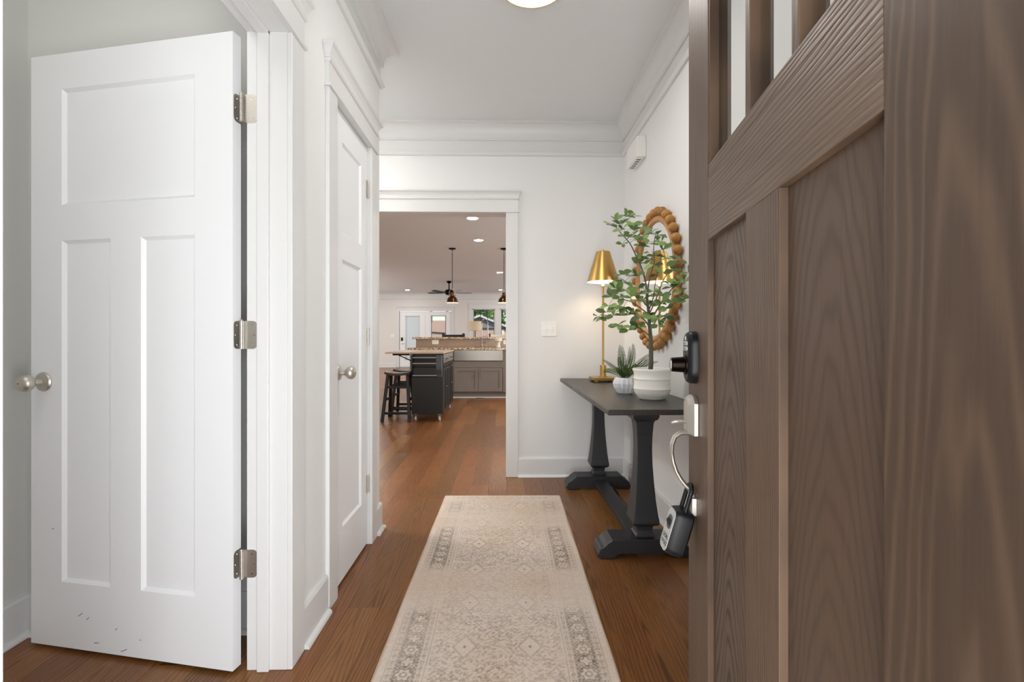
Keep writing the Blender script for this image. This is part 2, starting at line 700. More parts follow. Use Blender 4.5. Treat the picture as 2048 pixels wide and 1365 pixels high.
for x, y, L in spots[300:]:
    rest.box(x - PW / 2 + 0.0006, x + PW / 2 - 0.0006, y, y + L, -0.0085, 0)
if rest.v:
    obj('distant_planks', rest, MAT['oak_base'], floor, kind='stuff')

# ------------------------------------------------------------------ walls and ceiling
m = M()
m.box(-7, 4.5, 0.05, 17.6, HC, HC + 0.15)
ceiling = struct('ceiling', m, MAT['ceiling'], 'flat pale grey ceiling over the hall and the rooms', 'ceiling')

m = M()
frame_wall(m, XL - 0.128, XL, YF1, YE, HC, 'y', [(T1a - 0.018, T1b + 0.018, 0, 2.063), (D2a - 0.018, D2b + 0.018, 0, 2.063)])
m.box(-3.2, XL - 0.128, YE - 0.12, YE, 0, HC)
wall_left = struct('wall_left', m, MAT['wall'], 'white left hall wall with two closet doorways', 'wall')
m = M()
m.box(XR, XR + 0.12, YF1, YB, 0, HC)
struct('wall_right', m, MAT['wall'], 'white right hall wall behind the round mirror', 'wall')
m = M()
frame_wall(m, -3.2, XR + 0.12, YB, YB2, HC, 'x', [(OPX0 - 0.018, OPX1 + 0.018, 0, OPZ + 0.03)])
struct('wall_back', m, MAT['wall'], 'white wall at the hall end with the wide cased opening', 'wall')
m = M()
frame_wall(m, -3.2, XR + 0.12, YF0, YF1, HC, 'x', [(-0.62, 0.335, 0, 2.06)])
struct('wall_front', m, MAT['wall'], 'front wall around the entrance doorway', 'wall')
m = M()
m.box(-3.3, -3.2, YF0, YB2, 0, HC)
struct('wall_hall', m, MAT['wall'], 'white end wall of the side hall left of the entry', 'wall')
m = M()
m.box(-1.80, -1.717, YF1, 1.80, 0, HC)
struct('wall_closet_left', m, MAT['closet'], 'shaded grey side wall inside the open closet', 'wall')
m = M()
m.box(-1.80, XL - 0.128, 1.725, 1.80, 0, HC)
struct('wall_closet_back', m, MAT['closet'], 'grey closet wall behind the open white door', 'wall')
# narrow closet shell behind the shut door
m = M()
m.box(-1.35, -1.28, 1.80, YE - 0.12, 0, HC)
struct('wall_linen_closet', m, MAT['closet'], 'back wall of the narrow closet behind its shut door', 'wall')

# great room
m = M()
frame_wall(m, XK0, XK1, YFAR, YFAR + 0.15, HC, 'x',
           [(-3.80, -1.89, 0, 2.04), (-1.135, -0.32, 0.75, 2.12), (-0.135, 0.68, 0.75, 2.12)])
struct('wall_far', m, MAT['wall_living'], 'far living room wall with patio doors and windows', 'wall')
m = M()
m.box(XK0 - 0.12, XK0, YB2, YFAR + 0.15, 0, HC)
struct('wall_living_left', m, MAT['wall_living'], 'left wall of the living room', 'wall')
m = M()
m.box(XK1, XK1 + 0.12, YB2, YFAR + 0.15, 0, HC)
struct('wall_living_right', m, MAT['wall_living'], 'right wall of the kitchen and living room', 'wall')
m = M()
m.box(XK0 - 0.12, -3.2, YB2 - 0.12, YB2, 0, HC)
m.box(XR + 0.12, XK1 + 0.12, YB2 - 0.12, YB2, 0, HC)
struct('wall_kitchen_near', m, MAT['wall_living'], 'near wall of the great room beside the opening', 'wall')


# ------------------------------------------------------------------ crown, baseboards, casings
def crown_profile(h):
    pr = [(0, h - 0.235), (0.014, h - 0.232), (0.024, h - 0.220), (0.026, h - 0.214), (0.020, h - 0.212), (0.018, h - 0.202), (0.012, h - 0.200), (0.012, h - 0.196), (0.004, h - 0.196), (0.004, h - 0.118),
          (0.016, h - 0.118), (0.016, h - 0.108)]
    for k in range(0, 9):
        a = k / 8 * PI / 2
        pr.append((0.086 - 0.066 * math.cos(a), h - 0.106 + 0.094 * math.sin(a)))
    pr += [(0.090, h - 0.012), (0.090, h - 0.0005), (0, h - 0.0005)]
    return pr


m = M()
m.sweep(crown_profile(HC), [(XL, YF1), (XL, YE), (-3.2, YE)], side=-1)
struct('trim_1', m, MAT['trim'], 'white cove crown along the left hall wall, turning its free corner', 'crown moulding', smooth=30)
m = M()
m.sweep(crown_profile(HC), [(-3.2, YB), (XR, YB), (XR, YF1)], side=-1)
struct('trim_2', m, MAT['trim'], 'white cove crown across the back hall wall and along the right wall', 'crown moulding', smooth=30)
m = M()
m.sweep(crown_profile(HC), [(XK0, YFAR), (XK1, YFAR)], side=-1)
struct('trim_3', m, MAT['trim'], 'white crown at the top of the far living room wall', 'crown moulding', smooth=30)

BASE = [(0, 0.001), (0.014, 0.001), (0.014, 0.136), (0.010, 0.145), (0, 0.145)]
SHOE = [(0.014, 0.001), (0.031, 0.001), (0.030, 0.008), (0.026, 0.014), (0.020, 0.017), (0.014, 0.018)]


def baseboard(name, label, paths):
    m = M()
    s = M()
    for p, sd in paths:
        m.sweep(BASE, p, sd)
        s.sweep(SHOE, p, sd)
    o = struct(name, m, MAT['trim'], label, 'baseboard')
    obj('shoe_moulding', s, MAT['trim'], o, smooth=40)
    return o


baseboard('baseboard_left', 'white baseboard pieces along the left hall wall beside the closet doors',
          [([(XL, 1.614), (XL, 1.829)], -1), ([(XL, 2.530), (XL, YE), (-3.2, YE)], -1)])
baseboard('baseboard_right', 'white baseboard along the back and right hall walls behind the console table',
          [([(0.107, YB), (XR, YB), (XR, YF1)], -1)])
baseboard('baseboard_closet', 'white baseboard inside the open closet at lower left',
          [([(-1.717, YF1), (-1.717, 1.725), (XL - 0.13, 1.725)], -1)])
baseboard('baseboard_far', 'white baseboard along the far living room wall',
          [([(XK0, YFAR), (-3.89, YFAR)], -1), ([(-1.80, YFAR), (XK1, YFAR)], -1)])


def cap_profile(z0, th):
    """door header seen from its end: fillet, frieze, bead, cove cap; (offset from wall, z)"""
    return [(0, z0), (th + 0.008, z0), (th + 0.008, z0 + 0.012), (th, z0 + 0.014), (th, z0 + 0.095), (th + 0.006, z0 + 0.097), (th + 0.010, z0 + 0.103), (th + 0.006, z0 + 0.109),
            (th + 0.004, z0 + 0.112), (th + 0.008, z0 + 0.130), (th + 0.016, z0 + 0.146), (th + 0.026, z0 + 0.156), (th + 0.026, z0 + 0.166), (0, z0 + 0.166)]


def casing(name, label, along, fixed, sgn, a0, a1, top, w=0.093, th=0.016, jamb=None, stop_at=None, ext0=True, ext1=True):
    """cased opening: side casings, header with returned ends and the jamb lining. along 'x' or 'y'; fixed: wall face; sgn: outward"""
    o = thing(name, label, 'door casing', kind='structure')

    def P(a, off):
        return (a, fixed + sgn * off) if along == 'x' else (fixed + sgn * off, a)

    def bar(m, p, q, o0, o1, z0, z1):
        A, B = P(p, o0), P(q, o1)
        m.box(min(A[0], B[0]), max(A[0], B[0]), min(A[1], B[1]), max(A[1], B[1]), z0, z1)
    for (p, q) in ((a0 - w, a0), (a1, a1 + w)):
        m = M()
        bar(m, p, q, 0, th, 0.001, top)
        obj('side_casing', m, MAT['trim'], o, bevel=0.002)
    # header: straight run plus returned ends built by sweeping the profile round three sides
    m = M()
    path = [P(a0 - w, 0), P(a0 - w, 0.0), P(a1 + w, 0.0)]
    pr = cap_profile(top, 0.0)
    pts = [P(a0 - w, 0), P(a0 - w, th), P(a1 + w, th), P(a1 + w, 0)]
    side = {('x', -1): -1, ('y', 1): 1, ('y', -1): -1, ('x', 1): 1}[(along, sgn)]
    d0 = Vector(pts[2]) - Vector(pts[1])
    nrm = Vector(P(0, 1)) - Vector(P(0, 0))
    side = 1 if Vector((-d0.y, d0.x)).dot(nrm) > 0 else -1
    m.sweep([(-0.006, pr[0][1])] + pr[1:-1] + [(-0.006, pr[-1][1])], pts, side)
    bar(m, a0 - w + 0.007, a1 + w - 0.007, 0, th - 0.007, top + 0.001, top + 0.165)
    obj('header', m, MAT['trim'], o)
    if jamb:
        m = M()
        bar(m, a0, a0 - 0.018, 0.0, -jamb, 0.001, top)
        bar(m, a1, a1 + 0.018, 0.0, -jamb, 0.001, top)
        bar(m, a0 - 0.018, a1 + 0.018, 0.0, -jamb, top, top + 0.018)
        obj('jamb', m, MAT['trim'], o, bevel=0.001)
    if stop_at:
        m = M()
        s0, s1 = stop_at
        bar(m, a0, a0 + 0.011, -s0, -s1, 0.001, top)
        bar(m, a1, a1 - 0.011, -s0, -s1, 0.001, top)
        bar(m, a0, a1, -s0, -s1, top - 0.011, top)
        obj('door_stop', m, MAT['trim'], o, bevel=0.002)
    return o


casing('trim_4', 'white trim round the open closet doorway at left', 'y', XL, 1, T1a, T1b, 2.045, jamb=0.128, stop_at=(0.055, 0.092))
casing('trim_5', 'white trim with a projecting cap round the narrow shut closet door', 'y', XL, 1, D2a, D2b, 2.045, jamb=0.128)
casing('trim_6', 'white trim with a projecting cap round the opening to the kitchen', 'x', YB, -1, OPX0, OPX1, OPZ + 0.012, jamb=0.13)
casing('trim_7', 'white trim round the far patio doors', 'x', YFAR, -1, -3.79, -1.90, 2.03, w=0.09)

# second moulding line over closet one seen above the casing is part of its header


# ------------------------------------------------------------------ interior doors
def panel_door(m, w, h, t, panels, recess=0.009):
    """stiles and rails with bevelled recesses on the face y=0 (thickness goes to +y); returns list of panel rects"""
    xs = sorted({0, w} | {p[0] for p in panels} | {p[1] for p in panels})
    zs = sorted({0, h} | {p[2] for p in panels} | {p[3] for p in panels})

    def inside(x, z):
        return any(p[0] < x < p[1] and p[2] < z < p[3] for p in panels)
    for i in range(len(xs) - 1):
        for j in range(len(zs) - 1):
            if not inside((xs[i] + xs[i + 1]) / 2, (zs[j] + zs[j + 1]) / 2):
                m.add([(xs[i], 0, zs[j]), (xs[i + 1], 0, zs[j]), (xs[i + 1], 0, zs[j + 1]), (xs[i], 0, zs[j + 1])], [(0, 1, 2, 3)])
                m.add([(xs[i], t, zs[j]), (xs[i + 1], t, zs[j]), (xs[i + 1], t, zs[j + 1]), (xs[i], t, zs[j + 1])], [(3, 2, 1, 0)])
    for a, b, c, d in panels:
        e = recess
        for yy, dy in ((0, 1), (t, -1)):
            q = [(a, yy, c), (b, yy, c), (b, yy, d), (a, yy, d)]
            r_ = [(a + e, yy + dy * e, c + e), (b - e, yy + dy * e, c + e), (b - e, yy + dy * e, d - e), (a + e, yy + dy * e, d - e)]
            m.add(q + r_, [(k, (k + 1) % 4, 4 + (k + 1) % 4, 4 + k) for k in range(4)])
    m.add([(0, 0, 0), (0, t, 0), (0, t, h), (0, 0, h)], [(0, 1, 2, 3)])
    m.add([(w, 0, 0), (w, t, 0), (w, t, h), (w, 0, h)], [(3, 2, 1, 0)])
    m.add([(0, 0, 0), (w, 0, 0), (w, t, 0), (0, t, 0)], [(0, 1, 2, 3)])
    m.add([(0, 0, h), (w, 0, h), (w, t, h), (0, t, h)], [(3, 2, 1, 0)])
    return m


def door_leaf(name, label, loc, rotz, w, h, t, panels, recess=0.009):
    o = thing(name, label, 'door', loc, rotz, kind='structure')
    obj('slab', panel_door(M(), w, h, t, panels, recess), MAT['door'], o)
    for a, b, c, d in panels:
        e = recess
        p = M()
        p.box(a + e - 0.0005, b - e + 0.0005, e, t - e, c + e - 0.0005, d - e + 0.0005)
        obj('panel', p, MAT['door'], o)
    return o


def knob_set(o, x, z, y0, sgn, lock=False):
    """round rose, neck and knob standing off face y0 towards sgn*y"""
    ax = '-y' if sgn < 0 else 'y'
    k = M()
    k.lathe([(0.0, 0), (0.032, 0), (0.033, 0.004), (0.030, 0.009), (0.020, 0.012), (0.012, 0.015), (0.011, 0.030), (0.014, 0.034)], 28, (x, y0, z), ax)
    ro = obj('knob_rose', k, MAT['nickel'], o, smooth=35)
    k = M()
    pr = [(0.012, 0.030)]
    for i in range(1, 15):
        a = PI * i / 15
        pr.append((0.0285 * math.sin(a) ** 0.85, 0.034 + 0.021 * (1 - math.cos(a))))
    pr.append((0, 0.076))
    k.lathe(pr, 28, (x, y0, z), ax)
    obj('knob', k, MAT['nickel'], ro, smooth=50)
    if lock:
        k = M()
        k.lathe([(0.0, 0.0765), (0.0022, 0.0765), (0.0022, 0.074)], 8, (x, y0, z), ax)
        obj('lock_hole', k, MAT['black_ink'], ro)


# open closet door; local x from the hinge edge to the free edge, face y=0 looks at the camera
DW = 0.793
ang = math.atan2(1.651 - 1.496, -1.633 + 0.855)
# x axis = direction of the leaf; the y axis must point away from the camera, so the leaf is mirrored: build with x negative
ang_b = math.atan2(-(1.651 - 1.496), 1.633 - 0.855)
d1 = thing('door_1', 'white three-panel closet door swung open at left, scuffed near its foot', 'door', (-0.855, 1.496, 0.012), ang_b, kind='structure')
P1 = [(-0.663, -0.139, 1.505, 1.900), (-0.663, -0.464, 0.222, 1.384), (-0.343, -0.139, 0.222, 1.384)]
slab = M()
panel_door(slab, DW, 2.021, 0.035, [(p[0] + DW, p[1] + DW, p[2], p[3]) for p in P1], 0.010)
slab.xf(Matrix.Translation((-DW, 0, 0)))
obj('slab', slab, MAT['door'], d1)
for a, b, c, d in P1:
    p = M()
    p.box(a + 0.0095, b - 0.0095, 0.010, 0.025, c + 0.0095, d - 0.0095)
    obj('panel', p, MAT['door'], d1)
knob_set(d1, -0.735, 0.902, 0.0, -1, lock=True)
sc = M()
for (x, z, l, a) in ((-0.585, 0.118, 0.022, 35), (-0.555, 0.108, 0.014, 40), (-0.41, 0.018, 0.026, 22), (-0.44, 0.085, 0.010, 45), (-0.345, 0.06, 0.006, 10), (-0.52, 0.03, 0.02, 8), (-0.70, 0.40, 0.008, 5)):
    n0 = len(sc.v)
    sc.box(-l / 2, l / 2, -0.0004, 0.0002, -0.0009, 0.0009)
    sc.xf(Matrix.Translation((x, 0, z)) @ Matrix.Rotation(R(-a), 4, 'Y'), n0)
obj('scuff_marks', sc, MAT['rubber'], d1)


def round_leaf(m, x0, x1, z0, z1, y0, y1, r, side):
    """hinge leaf in the xz plane with the two corners on the given side rounded"""
    pts = []
    if side > 0:
        pts += [(x0, z0)]
        for k in range(7):
            a = -PI / 2 + k / 6 * PI / 2
            pts.append((x1 - r + r * math.cos(a), z0 + r + r * math.sin(a)))
        for k in range(7):
            a = k / 6 * PI / 2
            pts.append((x1 - r + r * math.cos(a), z1 - r + r * math.sin(a)))
        pts += [(x0, z1)]
    else:
        pts += [(x1, z0), (x1, z1)]
        for k in range(7):
            a = PI / 2 + k / 6 * PI / 2
            pts.append((x0 + r + r * math.cos(a), z1 - r + r * math.sin(a)))
        for k in range(7):
            a = PI + k / 6 * PI / 2
            pts.append((x0 + r + r * math.cos(a), z0 + r + r * math.sin(a)))
    m.prism(pts, 'y', y0, y1)


def big_hinge(parent, zc, name='hinge'):
    """butt hinge of the open door. parent frame = world. jamb leaf on the jamb face, door leaf on the door edge"""
    jy = T1b                     # jamb face
    kx, ky = -0.8335, T1b - 0.010   # knuckle axis
    h = 0.0445
    m = M()
    round_leaf(m, -0.834, -0.789, zc - h, zc + h, jy - 0.0022, jy - 0.0004, 0.013, 1)
    hz = obj(name, m, MAT['nickel'], parent)
    m = M()
    for i in range(5):
        z0 = zc - h + i * 0.0178
        m.lathe([(0, z0), (0.0062, z0), (0.0062, z0 + 0.0172), (0, z0 + 0.0172)], 14, (kx, ky, 0))
    m.lathe([(0, zc + h), (0.005, zc + h), (0.004, zc + h + 0.004), (0, zc + h + 0.005)], 12, (kx, ky, 0))
    obj('knuckle', m, MAT['nickel'], hz, smooth=40)
    # door leaf: lies on the leaf's hinge edge, which runs from the front corner to the back corner
    m = M()
    round_leaf(m, -0.033, 0.003, -h, h, -0.0008, 0.0012, 0.013, -1)
    a = Vector((-0.855, 1.496, 0))
    e = Vector((-math.sin(ang_b), math.cos(ang_b), 0))      # through the thickness
    nn = Vector((math.cos(ang_b), math.sin(ang_b), 0))      # out of the edge
    back = a + e * 0.036
    mat = Matrix(((e.x, nn.x, 0, back.x), (e.y, nn.y, 0, back.y), (0, 0, 1, zc), (0, 0, 0, 1)))
    m.xf(mat)
    obj('door_plate', m, MAT['nickel'], hz)
    m = M()
    for dx, dz in ((0.008, 0.031), (0.015, 0), (0.008, -0.031)):
        m.lathe([(0, 0), (0.0036, 0), (0.003, 0.0008), (0, 0.0006)], 12, (-0.813 + dx, jy - 0.0020, zc + dz), '-y')
        n0 = len(m.v)
        m.lathe([(0, 0), (0.0036, 0), (0.003, 0.0008), (0, 0.0006)], 12, (0, 0, 0), 'y')
        m.xf(mat @ Matrix.Translation((-0.009 - dx, 0.0012, dz)), n0)
    obj('screw', m, MAT['screw'], hz, smooth=40)
    return hz


hinge_root = bpy.data.objects['trim_4']
for zc in (1.797, 1.074, 0.343):
    big_hinge(hinge_root, zc)

# narrow closet door, shut: local x runs along +Y of the room, face towards the hall
D2W, D2H = D2b - D2a - 0.008, 2.028
d2 = thing('door_2', 'narrow white two-panel closet door, shut, with a nickel knob', 'door', (XL - 0.009, D2a + 0.004, 0.012), R(90), kind='structure')
P2 = [(0.122, D2W - 0.098, 1.508, 1.905), (0.122, D2W - 0.098, 0.228, 1.395)]
obj('slab', panel_door(M(), D2W, D2H, 0.035, P2, 0.010), MAT['door'], d2)
for a, b, c, d in P2:
    p = M()
    p.box(a + 0.0095, b - 0.0095, 0.010, 0.025, c + 0.0095, d - 0.0095)
    obj('panel', p, MAT['door'], d2)
knob_set(d2, 0.066, 0.905, 0.0, -1)
for z in (1.815, 1.058, 0.303):
    m = M()
    for i in range(5):
        z0 = z - 0.0445 + i * 0.0178
        m.lathe([(0, z0), (0.0065, z0), (0.0065, z0 + 0.0172), (0, z0 + 0.0172)], 12, (D2W - 0.001, -0.005, 0))
    hz = obj('hinge', m, MAT['nickel'], d2, smooth=40)
    m = M()
    m.box(D2W - 0.022, D2W - 0.004, -0.0012, 0.0, z - 0.0445, z + 0.0445)
    obj('hinge_plate', m, MAT['nickel'], hz)

# ------------------------------------------------------------------ front door (open, at right)
FDW, FDH, FDT = 0.914, 2.032, 0.045
fa = math.atan2(0.988, 0.152)
fd = thing('door_3', 'dark brown wood-grain front door with three glass lights, open at right', 'door', (0.318, 0.252, 0.012), fa, kind='structure')
zo = 0.012
ST = 0.170            # stile width
PZ0, PZ1 = 0.24, 1.272 - zo
RT = 1.404 - zo       # top of lock rail
GZ0, GZ1 = 1.432 - zo, FDH - 0.13
# y>0 is the outer (visible) face side; slab occupies y in [-FDT,0]


def fpart(name, x0, x1, z0, z1, y0, y1, mat, bevel=0.0015):
    m = M()
    m.box(x0, x1, y0, y1, z0, z1)
    return obj(name, m, MAT[mat], fd, bevel=bevel, origin=((x0 + x1) / 2, (y0 + y1) / 2, (z0 + z1) / 2))


fpart('hinge_stile', 0, ST, 0, FDH, -FDT, 0, 'frontdoor_wide', 0.001)
fpart('lock_stile', FDW - ST, FDW, 0, FDH, -FDT, 0, 'frontdoor_stile', 0.001)
fpart('top_rail', ST, FDW - ST, GZ1, FDH, -FDT, 0, 'frontdoor_rail')
fpart('lock_rail', ST, FDW - ST, PZ1, RT, -FDT, 0, 'frontdoor_rail', 0.001)
fpart('glass_sill', ST, FDW - ST, RT + 0.001, GZ0, -FDT, -0.001, 'frontdoor_rail')
fpart('bottom_rail', ST, FDW - ST, 0, PZ0, -FDT, 0, 'frontdoor_rail')
fpart('mullion', 0.392, 0.520, PZ0, PZ1, -FDT, 0, 'frontdoor_stile', 0.001)
for a, b, pm in ((ST, 0.392, 'frontdoor_faint'), (0.520, FDW - ST, 'frontdoor_panel')):
    fpart('panel', a, b, PZ0, PZ1, -FDT + 0.012, -0.012, pm, 0)
GL0, GL1 = ST + 0.008, FDW - ST - 0.008
for a, b in ((ST, GL0), (GL1, FDW - ST)):
    fpart('glazing_bead', a, b, GZ0, GZ1, -FDT, -0.002, 'frontdoor_stile')
for xm in (0.353, 0.523):
    fpart('muntin', xm - 0.011, xm + 0.011, GZ0, GZ1, -FDT + 0.004, -0.004, 'frontdoor_stile')
for a, b in ((GL0, 0.342), (0.364, 0.512), (0.534, GL1)):
    m = M()
    m.box(a, b, -0.026, -0.020, GZ0, GZ1)
    obj('glass_pane', m, MAT['pane'], fd)
# keypad deadbolt
LX, LZ = 0.851, 1.019 - zo


def slab_outline(w, h, r, n=5):
    pts = []
    for cx, cz, a0 in ((w / 2 - r, -h / 2 + r, -90), (w / 2 - r, h / 2 - r, 0), (-w / 2 + r, h / 2 - r, 90), (-w / 2 + r, -h / 2 + r, 180)):
        for k in range(n + 1):
            a = R(a0 + 90 * k / n)
            pts.append((cx + r * math.cos(a), cz + r * math.sin(a)))
    return pts


m = M()
rings = []
for sx, y in ((1.0, 0.0005), (1.0, 0.012), (0.90, 0.018), (0.74, 0.0215)):
    rings.append([(LX + px * sx, y, LZ + pz * (1 - (1 - sx) * 0.55)) for px, pz in slab_outline(0.068, 0.122, 0.030)])
m.loft(rings)
kp = obj('keypad_lock', m, MAT['black_plastic'], fd, smooth=30, label='black keypad deadbolt on the brown front door')
m = M()
m.lathe([(0.0, 0.020), (0.0235, 0.0205), (0.0225, 0.0245), (0.0185, 0.0265), (0.0165, 0.0530), (0.0150, 0.0545), (0.0, 0.0545)], 28, (LX, 0, LZ - 0.017), 'y')
obj('turn_knob', m, MAT['bronze'], kp, smooth=35)
m = M()
m.box(LX - 0.002, LX + 0.002, 0.0545, 0.0552, LZ - 0.026, LZ - 0.008)
obj('key_slot', m, MAT['nickel'], kp)
for zz in (0.021, 0.033):
    m = M()
    n0 = 0
    rr = [[(LX + px * s, y, LZ + zz + pz * s) for px, pz in slab_outline(0.040, 0.0095, 0.004, 3)] for s, y in ((1, 0.0208), (1, 0.0226), (0.92, 0.0232))]
    m.loft(rr)
    kb = obj('key_button', m, MAT['silver_panel'], kp, smooth=30)
    m = M()
    for q in range(4):
        x0 = LX - 0.0145 + q * 0.0085
        m.box(x0, x0 + 0.0028, 0.0232, 0.0234, LZ + zz - 0.0028, LZ + zz + 0.0028)
    obj('key_digits', m, MAT['grey_plastic'], kb)
m = M()
m.lathe([(0, 0.0208), (0.006, 0.0208), (0.005, 0.0226), (0, 0.0230)], 16, (LX, 0, LZ + 0.0445), 'y')
obj('key_button', m, MAT['silver_panel'], kp, smooth=30)

# handle set
HZ = 0.885 - zo
m = M()
w2, h2, c2 = 0.034, 0.045, 0.016
oct_ = [(-w2, -h2), (w2, -h2), (w2, h2 - c2), (w2 - c2, h2), (-w2 + c2, h2), (-w2, h2 - c2)]
m.loft([[(LX + px, 0.0005, HZ + pz) for px, pz in oct_], [(LX + px, 0.009, HZ + pz) for px, pz in oct_],
        [(LX + px * 0.66, 0.021, HZ + pz * 0.86) for px, pz in oct_]])
hs = obj('handle_plate', m, MAT['nickel'], fd, bevel=0.001)
m = M()
tp = [(0.018, 0.0), (0.030, 0.004), (0.044, 0.003), (0.054, -0.001)]
rings = []
for (y, dz), wd in zip(tp, (0.006, 0.011, 0.014, 0.006)):
    rings.append([(LX + wd * math.cos(a), y, HZ - 0.020 + dz + 0.003 * math.sin(a)) for a in [2 * PI * k / 12 for k in range(12)]])
m.loft(rings)
obj('thumb_latch', m, MAT['nickel'], hs, smooth=50)
m = M()
path = [(0.006, -0.046), (0.020, -0.043), (0.034, -0.044), (0.046, -0.053), (0.052, -0.070), (0.053, -0.090), (0.050, -0.112), (0.043, -0.134), (0.033, -0.152), (0.023, -0.165), (0.014, -0.174), (0.006, -0.179)]
rings = []
for i, (y, dz) in enumerate(path):
    a, b = path[max(i - 1, 0)], path[min(i + 1, len(path) - 1)]
    tx, tz = b[0] - a[0], b[1] - a[1]
    L = math.hypot(tx, tz)
    nx, nz = -tz / L, tx / L
    k = i / (len(path) - 1)
    wd = 0.013 * (1 - 0.55 * k)
    th = 0.0052
    rings.append([(LX + wd * math.cos(q), y + nx * th * math.sin(q), HZ + dz + nz * th * math.sin(q)) for q in [2 * PI * j / 12 for j in range(12)]])
m.loft(rings)
obj('pull_grip', m, MAT['nickel'], hs, smooth=50)
m = M()
rr = [[(LX + px * s, y, 0.672 - zo + pz * s) for px, pz in slab_outline(0.030, 0.044, 0.005, 3)] for s, y in ((1, 0.0005), (1, 0.010), (0.8, 0.014))]
m.loft(rr)
m.tube([(LX, 0.004, 0.692 - zo), (LX, 0.010, 0.702 - zo), (LX, 0.012, 0.712 - zo)], 0.006, 10)
obj('lower_mount', m, MAT['nickel'], hs, smooth=30)

# key lock box hanging on the pull grip: a separate thing, same frame as the door
lb = thing('lock_box', 'black and silver key lock box hanging from the front door handle', 'lock box', (0, 0, 0))
lb.matrix_world = fd.matrix_basis @ Matrix.Translation((LX, 0.041, 0.611 - zo)) @ Matrix.Rotation(R(16.0), 4, 'X') @ Matrix.Rotation(R(4), 4, 'Z')
# local: x across, y outwards (front +y), z up, centre of the body at the origin
m = M()
BW, BH = 0.062, 0.108
rings = []
for s, y in ((0.86, -0.022), (1.0, -0.017), (1.0, 0.006), (0.90, 0.017), (0.84, 0.021)):
    rings.append([(px * s, y, pz * (1 - (1 - s) * 0.5)) for px, pz in slab_outline(BW, BH, 0.017)])
m.loft(rings)
obj('body', m, MAT['black_plastic'], lb, smooth=25)
m = M()
rr = [[(px, y, pz - 0.001) for px, pz in slab_outline(0.050, 0.096, 0.014)] for y in (0.020, 0.0222)]
m.loft(rr)
fp = obj('front_plate', m, MAT['silver_panel'], lb, smooth=30)
m = M()
rr = [[(px, y, pz + 0.016) for px, pz in slab_outline(0.030, 0.032, 0.010)] for y in (0.0215, 0.0226)]
m.loft(rr)
obj('dial_window', m, MAT['grey_plastic'], fp, smooth=30)
m = M()
for q in range(4):
    m.lathe([(0, 0), (0.0085, 0), (0.0092, 0.0012), (0.0092, 0.0038), (0.0085, 0.005), (0, 0.005)], 14, (-0.0115 + q * 0.006, 0.0178, 0.016), 'x')
obj('number_wheels', m, MAT['black_plastic'], fp, smooth=30)


def lettering(text, size, mat, parent, matrix, name='lettering', depth=0.0002):
    cu = bpy.data.curves.new(name, 'FONT')
    cu.body = text
    cu.size = size
    cu.align_x = 'CENTER'
    cu.align_y = 'CENTER'
    cu.extrude = depth
    cu.resolution_u = 2
    to = bpy.data.objects.new(name, cu)
    COL.objects.link(to)
    dg = bpy.context.evaluated_depsgraph_get()
    me = bpy.data.meshes.new_from_object(to.evaluated_get(dg))
    bpy.data.objects.remove(to)
    me.materials.clear()
    me.materials.append(mat)
    o = bpy.data.objects.new(name, me)
    COL.objects.link(o)
    o.parent = parent
    o.matrix_local = matrix
    return o


TXT = Matrix(((-1, 0, 0, 0), (0, 0, 1, 0), (0, 1, 0, 0), (0, 0, 0, 1)))   # text facing +y, upright
lettering('LION', 0.0155, MAT['black_ink'], fp, Matrix.Translation((0, 0.0224, -0.019)) @ TXT)
lettering('LOCKS', 0.0135, MAT['black_ink'], fp, Matrix.Translation((0, 0.0224, -0.033)) @ TXT)
m = M()
sh = [(-0.016, 0, 0.050), (-0.016, 0, 0.080), (-0.016, 0, 0.098)]
sh += [(-0.016 * math.cos(R(a)), 0, 0.098 + 0.016 * math.sin(R(a))) for a in (30, 60, 90, 120, 150)]
sh += [(0.016, 0, 0.098), (0.016, 0, 0.080), (0.016, 0, 0.050)]
m.tube(sh, 0.0052, 10)
obj('shackle', m, MAT['black_plastic'], lb, smooth=50)

# ------------------------------------------------------------------ rug
RW, RL, DS = 0.772, 2.44, 0.0032
nx, ny = int(RW / DS), int(RL / DS)
gx = np.linspace(-RW / 2, RW / 2, nx + 1)
gy = np.linspace(0, RL, ny + 1)
GX, GY = np.meshgrid(gx, gy)
rs = np.random.RandomState(5)


def vnoise(cx, cy, seed):
    r = np.random.RandomState(seed)
    ly, lx = int(RL / cy) + 3, int(RW / cx) + 3
    g_ = r.rand(ly, lx)
    fx = (GX + RW / 2) / cx
    fy = GY / cy
    i, j = fx.astype(int), fy.astype(int)
    u_, v_ = fx - i, fy - j
    u_ = u_ * u_ * (3 - 2 * u_)
    v_ = v_ * v_ * (3 - 2 * v_)
    return (g_[j, i] * (1 - u_) + g_[j, i + 1] * u_) * (1 - v_) + (g_[j + 1, i] * (1 - u_) + g_[j + 1, i + 1] * u_) * v_


def band(x, c, w, s=0.003):
    return np.clip((w / 2 - np.abs(x - c)) / s + 0.5, 0, 1)


AX = np.abs(GX)
FARY = RL - GY                       # distance from the far end of the rug
ink = np.zeros_like(GX)
light = np.zeros_like(GX)
